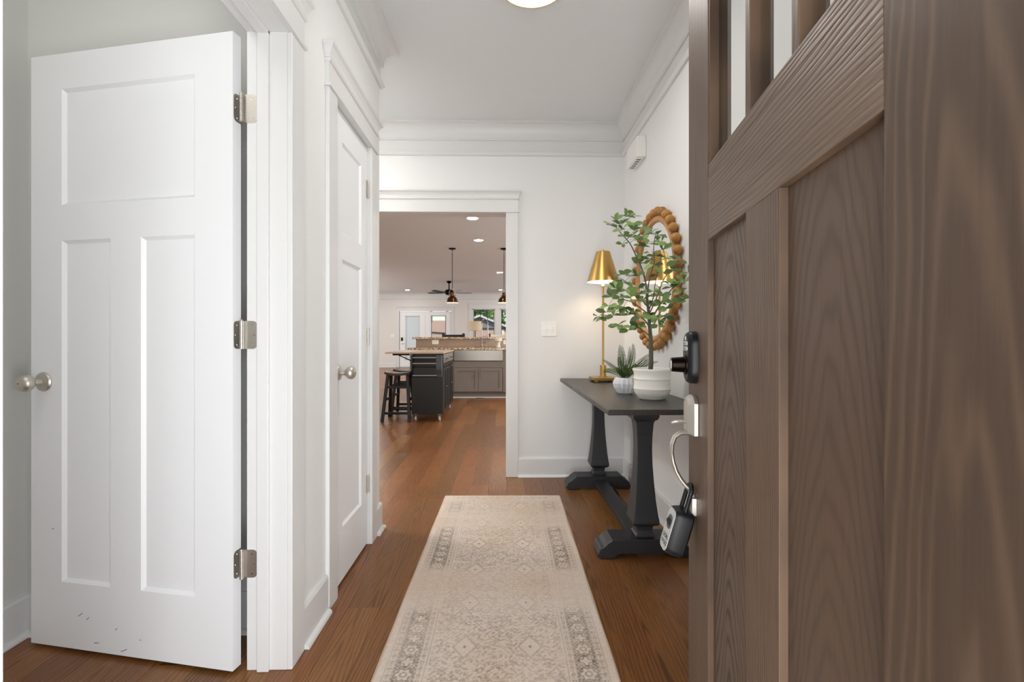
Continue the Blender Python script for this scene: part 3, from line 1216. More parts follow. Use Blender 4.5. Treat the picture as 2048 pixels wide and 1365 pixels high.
# wear: how strongly the pattern shows along the length
ky = [0, 0.10, 0.14, 0.25, 0.32, 0.50, 0.56, 0.95, 1.03, 1.30, 1.36, 1.75, 1.85, 2.3, 2.44]
kv = [0.05, 0.05, 0.55, 0.55, 0.12, 0.15, 0.85, 0.95, 0.10, 0.14, 0.75, 0.95, 0.2, 0.8, 0.2]
wearY = np.interp(FARY + 0.03 * (vnoise(0.25, 0.25, 3) - 0.5), ky, kv)
kf = [0.35, 0.35, 0.6, 0.6, 0.35, 0.4, 0.75, 0.9, 0.35, 0.45, 0.8, 0.95, 0.4, 0.8, 0.4]
wearF = np.interp(FARY + 0.06 * (vnoise(0.2, 0.2, 4) - 0.5), ky, kf)
# main border: rosettes alternating with scrolls
bc, bw = 0.292, 0.074
lx = (AX - bc)
per = 0.118
ly = (GY % per) - per / 2
ph = np.arctan2(ly, lx)
rr_ = np.hypot(lx, ly)
petal = 0.026 + 0.004 * np.cos(6 * ph)
ros = np.exp(-((rr_ - petal) / 0.0030) ** 2) + 0.8 * np.exp(-((rr_ - 0.010) / 0.0028) ** 2)
ly2 = ((GY + per / 2) % per) - per / 2
rr2 = np.hypot(lx, ly2)
ph2 = np.arctan2(ly2, lx)
ros2 = np.exp(-((rr2 - 0.018 - 0.005 * np.cos(4 * ph2)) / 0.003) ** 2)
scroll = np.exp(-((np.sin(GY * 2 * PI / per * 2) * 0.026 - lx) / 0.004) ** 2)
fill = (rr_ > petal + 0.004) & (rr2 > 0.022)
body = np.clip(ros + ros2, 0, 1) * 0.9 + 0.75 * fill * (0.45 + 0.55 * (np.sin(lx * 420) * np.sin(GY * 380) > -0.1)) * (1 - 0.7 * scroll)
ink = np.maximum(ink, band(AX, bc, bw) * np.clip(body, 0, 1) * wearY)
light = np.maximum(light, band(AX, bc, bw) * (rr_ < petal - 0.003) * 0.6)
# guard stripes
for c_, w_ in ((0.243, 0.020), (0.342, 0.020)):
    d_ = ((GY * 1.0) % 0.030) - 0.015
    dots = (np.hypot((AX - c_) * 1.0, d_) < 0.0075) & (np.hypot(AX - c_, d_) > 0.0030)
    ink = np.maximum(ink, dots * 0.62 * wearY)
    dash = (np.abs(d_) > 0.0115) * band(AX, c_, w_ * 0.5)
    ink = np.maximum(ink, dash * 0.35 * wearY)
for c_ in (0.228, 0.256, 0.330, 0.355):
    ink = np.maximum(ink, band(AX, c_, 0.003, 0.002) * 0.55 * wearY)
# end borders
for yy in (0.045, 0.10, 0.15):
    pass
ink = np.maximum(ink, band(FARY, 0.045, 0.012) * ((GX % 0.045) < 0.028) * 0.45 * (AX < 0.30))
# field motifs
field = AX < 0.222
DX, DY = 0.112, 0.268
mx_ = AX - DX
my_ = ((FARY - 0.20 + DY / 2) % DY) - DY / 2
dm = np.abs(mx_) / 0.040 + np.abs(my_) / 0.058
st_ = 0.5 * np.exp(-((dm - 1.0) / 0.09) ** 2) + 0.75 * (dm < 0.16)
ink = np.maximum(ink, field * st_ * np.clip(wearF + 0.15, 0, 1))
light = np.maximum(light, field * (dm < 0.86) * (dm > 0.2) * 0.75 * wearF)
my2 = ((FARY - 0.20) % DY) - DY / 2
dm2 = np.abs(GX) / 0.036 + np.abs(my2) / 0.046
ink = np.maximum(ink, field * 0.4 * np.exp(-((dm2 - 1.0) / 0.12) ** 2) * wearF)
dm3 = np.abs(AX - 0.190) / 0.022 + np.abs(my2) / 0.03
ink = np.maximum(ink, field * 0.4 * np.exp(-((dm3 - 1.0) / 0.15) ** 2) * wearF)
tex = vnoise(0.010, 0.007, 8) * 0.5 + vnoise(0.005, 0.0042, 9) * 0.5
sx_ = np.sin(GX * 2 * PI / 0.037 + 2 * np.sin(GY * 2 * PI / 0.067)) * np.sin(GY * 2 * PI / 0.041 + 1.6 * np.sin(GX * 2 * PI / 0.056))
vine = np.exp(-(sx_ / 0.22) ** 2)
ink = np.maximum(ink, field * (dm > 0.95) * np.clip(0.62 * vine * (tex > 0.42) + 0.55 * (tex > 0.58), 0, 1) * wearF * 0.62)
# wear and weave
big = vnoise(0.12, 0.16, 12) * 0.6 + vnoise(0.05, 0.06, 13) * 0.4
fade = np.clip(0.72 + 0.9 * (big - 0.3), 0.35, 1.0)
grain = rs.rand(*GX.shape)
weave = np.repeat(rs.rand(GX.shape[0], 1), GX.shape[1], 1)
ink = np.clip(ink * fade * (0.65 + 0.7 * grain), 0, 1)
mott = vnoise(0.006, 0.006, 21) * 0.6 + grain * 0.4
warm = np.clip(vnoise(0.18, 0.22, 31) * 1.3 - 0.3 + 0.15 * (GX / RW * 2), 0, 1)
c0 = np.array(lin((230, 215, 201))[:3])
c1 = np.array(lin((218, 194, 168))[:3])
ci = np.array(lin((84, 71, 62))[:3])
cl = np.array(lin((222, 210, 196))[:3])
basec = c0 * (1 - warm[..., None] * 0.75) + c1 * (warm[..., None] * 0.75)
basec = basec * (0.86 + 0.2 * mott[..., None]) * (0.97 + 0.06 * weave[..., None])
basec = basec * (1 - light[..., None] * 0.5) + cl * light[..., None] * 0.5
colr = basec * (1 - ink[..., None]) + ci * ink[..., None]
edge = np.clip(1 - (RW / 2 - AX) / 0.012, 0, 1)[..., None]
ec = np.array(lin((196, 170, 140))[:3])
colr = colr * (1 - 0.6 * edge) + ec * 0.6 * edge
hgt = 0.0075 - 0.0015 * ink + 0.0008 * (grain - 0.5)
hgt = hgt * np.clip((RW / 2 - AX) / 0.004, 0.35, 1)
wob = 0.002 * np.sin(GY * 9.0)
verts = np.stack([GX + wob, GY, hgt], -1).reshape(-1, 3)
idx = np.arange((nx + 1) * (ny + 1)).reshape(ny + 1, nx + 1)
quads = np.stack([idx[:-1, :-1], idx[:-1, 1:], idx[1:, 1:], idx[1:, :-1]], -1).reshape(-1, 4)
me = bpy.data.meshes.new('runner_rug')
me.vertices.add(len(verts))
me.vertices.foreach_set('co', verts.ravel())
me.loops.add(quads.size)
me.loops.foreach_set('vertex_index', quads.ravel())
me.polygons.add(len(quads))
me.polygons.foreach_set('loop_start', np.arange(0, quads.size, 4))
me.polygons.foreach_set('loop_total', np.full(len(quads), 4))
me.update()
at = me.color_attributes.new('print', 'FLOAT_COLOR', 'POINT')
at.data.foreach_set('color', np.concatenate([colr.reshape(-1, 3), np.ones((len(verts), 1))], 1).ravel())
t = NT('rug_print')
a_ = t.n('ShaderNodeAttribute', attribute_name='print')
nz_ = t.noise(t.coord(), 900, 2)
t.l(t.mix(t.math('MULTIPLY', nz_, 0.28), a_.outputs['Color'], lin((120, 104, 92))), t.p.inputs['Base Color'])
t.set(Roughness=0.95)
t.p.inputs['Specular IOR Level'].default_value = 0.1
t.bump(nz_, 0.5, 0.002)
me.materials.append(t.m)
rug = bpy.data.objects.new('runner_rug', me)
COL.objects.link(rug)
tag(rug, 'faded beige patterned runner rug on the brown hall floor', 'rug')
rug.rotation_euler = (0, 0, R(-0.55))
RTH = R(-0.55)
rug.location = (-0.0095 + math.sin(RTH) * RL - 0.0, 3.150 - RL, 0.0)
# backing rim so the rug has thickness
m = M()
m.box(-RW / 2, RW / 2, 0, RL, 0.0004, 0.0025)
obj('backing', m, MAT['linen'], rug)

# ------------------------------------------------------------------ console table (trestle)
TB = thing('console_table', 'dark wood trestle console table under the round mirror', 'table', (0.68, 2.79, 0), R(0.7))
# local x: -0.24 .. 0.22, local y: -0.79 .. 0.78
TH = 0.757
m = M()
prof = [(-0.245, TH - 0.024), (-0.245, TH - 0.004), (-0.241, TH), (0.220, TH), (0.224, TH - 0.004), (0.224, TH - 0.024)]
m.prism(prof, 'y', -0.79, 0.775)
obj('tabletop', m, MAT['table_wood'], TB, bevel=0.002)


def square_column(prof, cx, cy):
    return [[(cx - h, cy - h, z), (cx + h, cy - h, z), (cx + h, cy + h, z), (cx - h, cy + h, z)] for h, z in prof]


col_prof = [(0.064, TH - 0.025), (0.064, 0.682), (0.058, 0.668), (0.049, 0.662), (0.044, 0.655), (0.042, 0.640), (0.038, 0.585), (0.0365, 0.52), (0.0385, 0.44), (0.0435, 0.36), (0.051, 0.27), (0.059, 0.205), (0.0635, 0.180), (0.0645, 0.168), (0.060, 0.158),
            (0.044, 0.150), (0.039, 0.143), (0.038, 0.125), (0.041, 0.110), (0.046, 0.102), (0.046, 0.092)]
foot_x = [(-0.222, 0.002), (-0.236, 0.020), (-0.222, 0.052), (-0.205, 0.060), (-0.190, 0.074), (-0.165, 0.092), (0.150, 0.092), (0.175, 0.074), (0.190, 0.060), (0.205, 0.052), (0.218, 0.020), (0.205, 0.002), (0.135, 0.002), (0.125, 0.016), (0.110, 0.024), (-0.130, 0.024), (-0.145, 0.016), (-0.155, 0.002)]
for cy in (-0.475, 0.555):
    m = M()
    m.loft(square_column(col_prof, 0.0, cy))
    obj('pedestal', m, MAT['pedestal_wood'], TB, bevel=0.003)
    m = M()
    m.prism(foot_x, 'y', cy - 0.065, cy + 0.065)
    obj('foot', m, MAT['pedestal_wood'], TB, bevel=0.003)
    # curved bracket under the top
    m = M()
    s = 1 if cy < 0 else -1
    br = [(cy + s * 0.064, TH - 0.025), (cy + s * 0.150, TH - 0.025), (cy + s * 0.150, TH - 0.050), (cy + s * 0.125, TH - 0.058), (cy + s * 0.105, TH - 0.078), (cy + s * 0.064, TH - 0.085)]
    m.prism(br, 'x', -0.030, 0.030)
    obj('bracket', m, MAT['pedestal_wood'], TB, bevel=0.002)
m = M()
m.box(-0.045, 0.045, -0.415, 0.495, 0.040, 0.066)
obj('stretcher', m, MAT['pedestal_wood'], TB, bevel=0.002)

# ------------------------------------------------------------------ table lamp
TL = thing('table_lamp', 'brass buffet lamp with a lit cone metal shade on the console table', 'lamp', (0.700, 3.31, TH))
bs = 0.086
m = M()
m.box(-bs, bs, -bs, bs, 0.012, 0.031)
obj('base', m, MAT['brass'], TL, bevel=0.002)
for sx in (-1, 1):
    for sy in (-1, 1):
        m = M()
        m.box(sx * 0.062 - 0.012, sx * 0.062 + 0.012, sy * 0.062 - 0.012, sy * 0.062 + 0.012, 0.0005, 0.0125)
        obj('foot', m, MAT['brass'], TL, bevel=0.001)
m = M()
m.lathe([(0, 0.031), (0.034, 0.031), (0.034, 0.034), (0.022, 0.035), (0.022, 0.112), (0.020, 0.114), (0, 0.114)], 28)
obj('collar', m, MAT['brass'], TL, smooth=35)
m = M()
m.lathe([(0, 0.110), (0.0075, 0.110), (0.0075, 0.668), (0.020, 0.669), (0.020, 0.671), (0, 0.672)], 16)
obj('pole', m, MAT['brass'], TL, smooth=35)
m = M()
m.lathe([(0, 0.671), (0.0105, 0.671), (0.0105, 0.735), (0, 0.735)], 16)
obj('candle_sleeve', m, MAT['cream'], TL, smooth=35)
m = M()
m.lathe([(0, 0.735), (0.012, 0.737), (0.022, 0.760), (0.026, 0.780), (0.020, 0.800), (0.008, 0.812), (0, 0.814)], 18)
obj('bulb', m, MAT['bulb'], TL, smooth=50)
SZ0, SZ1, SR0, SR1 = 0.702, 0.915, 0.113, 0.048
m = M()
m.lathe([(SR0, SZ0), (SR1, SZ1), (0.0, SZ1 + 0.001)], 48)
shd = obj('shade', m, MAT['brass'], TL, smooth=35)
m = M()
m.lathe([(SR0 - 0.0016, SZ0 + 0.0003), (SR1 - 0.0016, SZ1 - 0.002), (0, SZ1 - 0.002)], 48)
m.lathe([(SR0 - 0.0016, SZ0 + 0.0003), (SR0, SZ0)], 48)
obj('shade_lining', m, MAT['shade_inner'], shd, smooth=35)
m = M()
m.lathe([(0, SZ1), (0.004, SZ1), (0.004, SZ1 + 0.006), (0.007, SZ1 + 0.008), (0.007, SZ1 + 0.014), (0, SZ1 + 0.016)], 12)
m.tube([(0, 0, 0.81), (0, 0, SZ1)], 0.0025, 8)
obj('finial', m, MAT['brass'], TL, smooth=35)
# cord hanging coiled by the wall
m = M()
pts = []
for k in range(46):
    a = k / 45
    pts.append((0.896 + 0.010 * math.sin(a * 14), 3.22 - 0.06 * a + 0.020 * math.sin(a * 31), 0.56 - 0.17 * a + 0.022 * math.cos(a * 25)))
m.tube(pts, 0.0026, 6)
cord = obj('lamp_cord', m, MAT['clear'], smooth=50)
tag(cord, 'clear coiled lamp cord hanging by the wall under the console table', 'cord')
m = M()
m.box(0.900, 0.9245, 3.20, 3.225, 0.545, 0.580)
obj('plug', m, MAT['plate'], cord, bevel=0.002)

# ------------------------------------------------------------------ round mirror with beads
MY, MZ, MR = 2.80, 1.412, 0.340
mi = thing('round_mirror', 'round wall mirror in a honey wood frame ringed with wooden beads', 'mirror', (XR, MY, MZ))


def ring_x(prof, seg=72):
    m = M()
    n = len(prof)
    v, f = [], []
    for i in range(seg):
        a = 2 * PI * i / seg
        for r, x in prof:
            v.append((x, r * math.cos(a), r * math.sin(a)))
    for i in range(seg):
        j = (i + 1) % seg
        for k in range(n):
            l = (k + 1) % n
            f.append((i * n + k, i * n + l, j * n + l, j * n + k))
    return m.add(v, f)


m = ring_x([(0.335, -0.020), (0.337, -0.031), (0.343, -0.036), (0.353, -0.038), (0.364, -0.036), (0.372, -0.031), (0.375, -0.022), (0.380, -0.012), (0.380, -0.0005), (0.335, -0.0005)])
obj('frame', m, MAT['mango'], mi, smooth=40)
m = M()
m.lathe([(0, 0.024), (0.3355, 0.024), (0.3355, 0.016), (0, 0.016)], 72, (0, 0, 0), '-x')
obj('mirror_glass', m, MAT['mirror'], mi, smooth=35)
NB = 34
bm_ = M()
br_ = 0.0265
bm_.lathe([(0, -br_)] + [(br_ * math.sin(PI * k / 10), -br_ * math.cos(PI * k / 10)) for k in range(1, 10)] + [(0, br_)], 16)
bead_me = mesh_of('bead', bm_, MAT['bead'], 60)
for k in range(NB):
    a = 2 * PI * (k + 0.5) / NB
    o = bpy.data.objects.new('bead', bead_me)
    COL.objects.link(o)
    o.parent = mi
    o.location = (-0.0275, 0.399 * math.cos(a), 0.399 * math.sin(a))
    o.rotation_euler = (prng.random() * 3, prng.random() * 3, prng.random() * 3)

# door chime, switch plate, ceiling light
ch = thing('door_chime', 'white box door chime high on the right hall wall', 'door chime', (XR, 3.19, 2.25))
m = M()
m.box(-0.062, -0.001, -0.150, 0.100, -0.005, 0.130)
obj('cover', m, MAT['plate'], ch, bevel=0.003)
for k in range(5):
    m = M()
    m.box(-0.048, -0.020, -0.10 + k * 0.038, -0.085 + k * 0.038, -0.0062, -0.0048)
    obj('sound_slot', m, MAT['grey_plastic'], ch)

SWX = 0.347
sw = thing('light_switch', 'white double toggle switch plate on the back hall wall', 'switch', (SWX, YB, 1.133))
m = M()
rr = [[(px * s, y, pz * s) for px, pz in slab_outline(0.116, 0.116, 0.006, 3)] for s, y in ((1, -0.0005), (1, -0.003), (0.95, -0.006))]
m.loft(rr)
obj('plate', m, MAT['plate'], sw, smooth=30)
for sx in (-1, 1):
    m = M()
    m.box(sx * 0.023 - 0.0055, sx * 0.023 + 0.0055, -0.0066, -0.0058, -0.0125, 0.0125)
    sl_ = obj('toggle_slot', m, MAT['nickel'], sw)
    m = M()
    m.box(sx * 0.023 - 0.004, sx * 0.023 + 0.004, -0.016, -0.006, -0.004 if sx > 0 else -0.010, 0.010 if sx > 0 else 0.004)
    obj('toggle', m, MAT['plate'], sl_, bevel=0.001)
    for sz in (-1, 1):
        m = M()
        m.lathe([(0, 0.006), (0.003, 0.006), (0.0025, 0.0072), (0, 0.0072)], 10, (sx * 0.023, 0, sz * 0.030), '-y')
        obj('screw', m, MAT['nickel'], sw)

FL = thing('ceiling_light', 'round brass rimmed flush ceiling light, lit, over the hall', 'ceiling light', (0.124, 2.035, HC))
m = M()
m.lathe([(0, -0.0005), (0.146, -0.0005), (0.150, -0.006), (0.150, -0.092), (0.1465, -0.094), (0.1440, -0.092), (0.1440, -0.012), (0, -0.012)], 64)
obj('rim', m, MAT['brass'], FL, smooth=35)
m = M()
m.lathe([(0.1438, -0.080), (0.140, -0.090), (0.110, -0.103), (0.06, -0.110), (0, -0.112), ], 64)
obj('diffuser', m, MAT['foyer_light'], FL, smooth=60)

# ------------------------------------------------------------------ potted plant on the table


def cam_pt(u, v, d):
    """point seen at pixel (u,v) at depth d, used only to read positions off the photograph"""
    xc, zc = (u - 1024.0) / FPX * d, d
    c, s = math.cos(YAW), math.sin(YAW)
    return Vector((xc * c + zc * s, -xc * s + zc * c, EYE - (v - 676.0) / FPX * d))


PX, PY = 0.747, 2.36
pt = thing('potted_tree', 'leafy green plant with a slim trunk in a ribbed white clay pot', 'plant', (PX, PY, TH))
POT = [(0, 0.0008), (0.060, 0.0008), (0.064, 0.003), (0.066, 0.008), (0.074, 0.016), (0.084, 0.028), (0.0895, 0.043), (0.0905, 0.050), (0.0925, 0.052), (0.0925, 0.055), (0.0905, 0.057), (0.0890, 0.075), (0.0885, 0.092),
       (0.0885, 0.099), (0.0905, 0.101), (0.0905, 0.104), (0.0885, 0.106), (0.0885, 0.120), (0.0905, 0.134), (0.0955, 0.145), (0.0965, 0.150), (0.0940, 0.154), (0.0890, 0.152), (0.0845, 0.142), (0.0820, 0.120), (0.080, 0.07), (0, 0.065)]
m = M()
m.lathe(POT, 56)
obj('pot', m, MAT['clay'], pt, smooth=50)
m = M()
m.lathe([(0.083, 0.132), (0.05, 0.137), (0, 0.139)], 32)
obj('soil', m, MAT['soil'], pt, smooth=50)
O3 = Vector((PX, PY, TH))


def zz(a, b, d):     # a,b on the 4.266x enlargement of (1100,400)-(1420,720)
    u = 1100 + a / 4.266
    if u > 1020:
        d = min(d, 0.80 * FPX / (u - 1008.0))
    return cam_pt(u, 400 + b / 4.266, d) - O3


branches = [
    ([(862, 1440), (862, 1300), (858, 1180), (848, 1060), (838, 930), (826, 830)], [2.36, 2.36, 2.36, 2.36, 2.36, 2.36], 0.0125, 0.0062),
    ([(826, 830), (815, 700), (780, 580), (735, 480), (680, 370), (600, 280), (545, 205)], [2.36, 2.38, 2.40, 2.41, 2.42, 2.42, 2.42], 0.0055, 0.0016),
    ([(832, 850), (840, 720), (870, 600), (890, 520), (885, 400), (900, 290)], [2.36, 2.32, 2.28, 2.26, 2.25, 2.25], 0.0040, 0.0014),
    ([(850, 1090), (800, 1020), (720, 975), (640, 985), (540, 985), (440, 985)], [2.36, 2.38, 2.41, 2.44, 2.46, 2.47], 0.0042, 0.0012),
    ([(842, 980), (780, 930), (690, 870), (610, 850), (530, 840)], [2.36, 2.34, 2.30, 2.27, 2.25], 0.0036, 0.0012),
    ([(838, 920), (770, 840), (690, 740), (620, 680), (570, 660)], [2.36, 2.40, 2.44, 2.46, 2.47], 0.0036, 0.0012),
    ([(850, 1060), (900, 960), (960, 860), (1040, 760), (1110, 700), (1165, 640)], [2.36, 2.32, 2.27, 2.22, 2.17, 2.13], 0.0042, 0.0014),
    ([(843, 980), (900, 860), (960, 700), (1020, 600), (1090, 520)], [2.36, 2.36, 2.35, 2.32, 2.26], 0.0036, 0.0012),
    ([(852, 1120), (900, 1040), (940, 960), (990, 920), (1070, 880)], [2.36, 2.30, 2.26, 2.23, 2.21], 0.0034, 0.0012),
    ([(858, 1170), (800, 1120), (740, 1090), (660, 1080), (590, 1075)], [2.36, 2.34, 2.30, 2.28, 2.27], 0.0030, 0.0012),
    ([(840, 950), (880, 840), (900, 700), (940, 520), (980, 400)], [2.36, 2.40, 2.43, 2.44, 2.44], 0.0034, 0.0012),
]
samples = []
bpts = []
for i, (px, ds, r0, r1) in enumerate(branches):
    P = [zz(a, b, d) for (a, b), d in zip(px, ds)]
    # smooth the polyline
    Q = []
    for k in range(len(P) - 1):
        p0, p1, p2, p3 = P[max(k - 1, 0)], P[k], P[k + 1], P[min(k + 2, len(P) - 1)]
        for s_ in (0, 0.33, 0.66):
            t2, t3 = s_ * s_, s_ ** 3
            Q.append(0.5 * ((2 * p1) + (p2 - p0) * s_ + (2 * p0 - 5 * p1 + 4 * p2 - p3) * t2 + (3 * p1 - p0 - 3 * p2 + p3) * t3))
    Q.append(P[-1])
    if i == 0:
        Q[0] = Vector((Q[1].x - 0.001, 0.0, 0.128))
    m = M()
    m.tube(Q, [r0 + (r1 - r0) * k / (len(Q) - 1) for k in range(len(Q))], 8)
    obj('trunk' if i == 0 else 'branch', m, MAT['bark'], pt, smooth=60)
    if i > 0:
        bpts += Q


def leaf_mesh(L, W, fold, curl):
    m = M()
    rows = [(0.0, 0.04), (0.15, 0.28), (0.35, 0.72), (0.55, 1.0), (0.75, 0.86), (0.9, 0.45), (1.0, 0.0)]
    v, f = [], []
    for s_, w_ in rows:
        x = s_ * L
        z = -curl * L * s_ * s_
        y = w_ * W / 2
        v += [(x, -y, z + fold * y), (x, 0, z), (x, y, z + fold * y)]
    for k in range(len(rows) - 1):
        a = k * 3
        f += [(a, a + 1, a + 4, a + 3), (a + 1, a + 2, a + 5, a + 4)]
    m.add(v, f)
    return mesh_of('leaf', m, MAT['leaf'], 80, fix=False)


leaf_var = [leaf_mesh(0.053, 0.031, 0.28, 0.15), leaf_mesh(0.046, 0.028, 0.22, 0.3), leaf_mesh(0.058, 0.033, 0.22, 0.2), leaf_mesh(0.039, 0.024, 0.3, 0.1)]
clusters = [(500, 210), (560, 180), (600, 210), (612, 255), (690, 150), (650, 145), (700, 230), (720, 265), (765, 245), (640, 310), (620, 378), (690, 320), (740, 345), (800, 310), (870, 275), (915, 300), (785, 400), (825, 380), (800, 450), (780, 505), (950, 360), (1010, 385), (960, 430), (900, 480), (860, 515),
            (890, 555), (770, 548), (1060, 505), (1095, 530), (1060, 600), (600, 640), (565, 690), (630, 705), (700, 650), (740, 640), (560, 755), (520, 830), (580, 790), (600, 830), (645, 770), (690, 830), (750, 760), (770, 805), (730, 860), (790, 860), (880, 780), (960, 620), (905, 640), (1000, 700), (1040, 750), (1100, 720),
            (1150, 700), (1130, 780), (1150, 850), (1178, 620), (1060, 870), (960, 890), (1000, 930), (940, 820), (880, 880), (840, 890), (590, 900), (630, 920), (500, 905), (480, 960), (460, 1010), (415, 1000), (540, 980), (600, 985), (660, 970), (720, 960), (570, 1082), (620, 1080), (670, 1112), (780, 1000), (820, 1012), (885, 1010), (930, 1025), (920, 1070), (762, 1090), (980, 1000)]
lr = random.Random(3)
nleaf = 0
for (a, b) in clusters:
    guess = zz(a, b, 2.36)
    # take the depth of the nearest branch point as the photograph shows it
    best = min(bpts, key=lambda q: (q.x - guess.x) ** 2 + (q.z - guess.z) ** 2 + 0.05 * (q.y - guess.y) ** 2)
    dd = (best + O3).y + lr.uniform(-0.05, 0.05)
    C = zz(a, b, dd)
    mid = (best + C) / 2 + Vector((0, 0, 0.006))
    if (C - best).length > 0.012:
        tg_ = M()
        tg_.tube([best, mid, C], [0.0011, 0.0009, 0.0008], 5)
        obj('twig', tg_, MAT['bark'], pt, smooth=60)
    nl = lr.choice((3, 4, 4))
    a0 = lr.uniform(0, 2 * PI)
    out = (C - best)
    for k in range(nl):
        az = a0 + 2 * PI * k / nl + lr.uniform(-0.4, 0.4)
        el = lr.uniform(-0.25, 0.75)
        dirv = Vector((math.cos(az) * math.cos(el), math.sin(az) * math.cos(el), math.sin(el)))
        if out.length > 0.01:
            dirv = (dirv + out.normalized() * 0.45).normalized()
        if (C + O3).x + dirv.x * 0.06 > 0.845:
            dirv.x = -abs(dirv.x)
        up = Vector((lr.uniform(-0.6, 0.4), lr.uniform(-1.7, -0.3), 0.9))
        yv = up.cross(dirv).normalized()
        zv = dirv.cross(yv).normalized()
        o = bpy.data.objects.new('leaf', lr.choice(leaf_var))
        COL.objects.link(o)
        o.parent = pt
        s_ = lr.uniform(0.8, 1.15)
        o.matrix_local = Matrix(((dirv.x * s_, yv.x * s_, zv.x * s_, C.x), (dirv.y * s_, yv.y * s_, zv.y * s_, C.y), (dirv.z * s_, yv.z * s_, zv.z * s_, C.z), (0, 0, 0, 1)))
        nleaf += 1

# ------------------------------------------------------------------ fern in the faceted pot
FX, FY = 0.672, 2.60
fe = thing('potted_fern', 'small green fern in a faceted white pot beside the clay pot', 'plant', (FX, FY, TH))
m = M()
NF = 28
rings = []
for (r, z, tw, pl) in ((0.036, 0.001, 0.0, 0.06), (0.041, 0.008, 0.0, 0.09), (0.055, 0.032, 0.0, 0.10), (0.0615, 0.054, 0.0, 0.085), (0.056, 0.076, 0.0, 0.06), (0.050, 0.088, 0.0, 0.015), (0.045, 0.088, 0.0, 0.0), (0.041, 0.070, 0.0, 0.0)):
    rings.append([((r * (1 + (pl if k % 2 else -pl))) * Vector((math.cos(2 * PI * (k + tw) / NF), math.sin(2 * PI * (k + tw) / NF), 0)) + Vector((0, 0, z))) for k in range(NF)])
rings = [[tuple(p) for p in r_] for r_ in rings]
m.loft(rings)
obj('pot', m, MAT['ceramic'], fe)
m = M()
m.lathe([(0.041, 0.080), (0.02, 0.086), (0, 0.087)], 20)
obj('moss', m, MAT['moss'], fe)


def fz(a, b, d):     # on the 8.53x enlargement of (1180,660)
    return cam_pt(1180 + a / 8.53, 660 + b / 8.53, d) - Vector((FX, FY, TH))


fronds = [((510, 268), (505, 520), 2.60, 0.011), ((548, 285), (590, 560), 2.66, 0.012), ((487, 470), (520, 610), 2.56, 0.012), ((675, 296), (690, 560), 2.62, 0.009), ((733, 248), (770, 500), 2.63, 0.012), ((1010, 418), (850, 560), 2.64, 0.012),
          ((1030, 490), (900, 640), 2.58, 0.012), ((232, 515), (430, 640), 2.62, 0.008), ((232, 722), (330, 620), 2.56, 0.009), ((600, 600), (640, 680), 2.54, 0.013), ((770, 590), (720, 680), 2.54, 0.013), ((1150, 545), (980, 560), 2.66, 0.006), ((440, 655), (520, 700), 2.56, 0.010)]
for (tipp, midp, d, w_) in fronds:
    base = Vector((lr.uniform(-0.012, 0.012), lr.uniform(-0.012, 0.012), 0.084))
    tip = fz(tipp[0], tipp[1], d)
    mid = fz(midp[0], midp[1], (d + 2.60) / 2)
    m = M()
    Q = []
    for k in range(25):
        s_ = k / 24
        Q.append(base * (1 - s_) ** 2 + 2 * mid * s_ * (1 - s_) + tip * s_ * s_)
    m.tube(Q, [0.0011 * (1 - 0.7 * k / 24) for k in range(25)], 5)
    for k in range(2, 25, 1):
        tdir = (Q[min(k + 1, 24)] - Q[k - 1]).normalized()
        side = tdir.cross(Vector((0.25, -1, 0.3))).normalized()
        Lf = w_ * (0.3 + 1.5 * max(0.0, math.sin(PI * min(1, (k / 24) ** 0.75))) ** 0.8) * 1.05 + 0.0015
        for sd in (-1, 1):
            a = Q[k]
            e = a + side * sd * Lf + tdir * Lf * 0.22 + Vector((0, 0, -0.15 * Lf))
            wv = tdir * 0.0026
            b1 = a + (e - a) * 0.5 + wv
            b2 = a + (e - a) * 0.5 - wv
            m.add([tuple(a), tuple(b1), tuple(e), tuple(b2)], [(0, 1, 2, 3)])
    strip = []
    for k in range(2, 25):
        tdir = (Q[min(k + 1, 24)] - Q[k - 1]).normalized()
        side = tdir.cross(Vector((0.25, -1, 0.3))).normalized()
        hw_ = w_ * 0.30 * max(0.05, math.sin(PI * min(1, (k / 24) ** 0.75)))
        strip.append((tuple(Q[k] - side * hw_), tuple(Q[k] + side * hw_)))
    m.add([p for pr_ in strip for p in pr_], [(2 * i, 2 * i + 1, 2 * i + 3, 2 * i + 2) for i in range(len(strip) - 1)])
    obj('frond', m, MAT['fern'], fe, fix=False)

# ------------------------------------------------------------------ recessed lights
CANS = [(-0.428, 6.40, 'nearest recessed ceiling light seen through the opening', 1), (-0.425, 7.84, 'second recessed ceiling light through the opening, before the pendants', 1), (-0.106, 11.70, 'recessed ceiling light just left of the cut off pendant rod', 1),
        (-3.28, 16.03, 'recessed ceiling light near the far crown above the patio doors', 1), (-0.10, 15.95, 'recessed ceiling light near the far crown above the windows', 1)]
for x, y, lab, vis in CANS:
    c = thing('recessed_light', lab, 'ceiling light', (x, y, HC), group='recessed ceiling lights of the great room')
    m = M()
    m.lathe([(0.072, -0.002), (0.080, -0.004), (0.092, -0.004), (0.094, -0.0005), (0.072, -0.0005)], 32)
    obj('trim_ring', m, MAT['plate'], c, smooth=30)
    m = M()
    m.lathe([(0.0735, -0.0015), (0, -0.0025)], 32)
    obj('lens', m, MAT['can_light'], c)

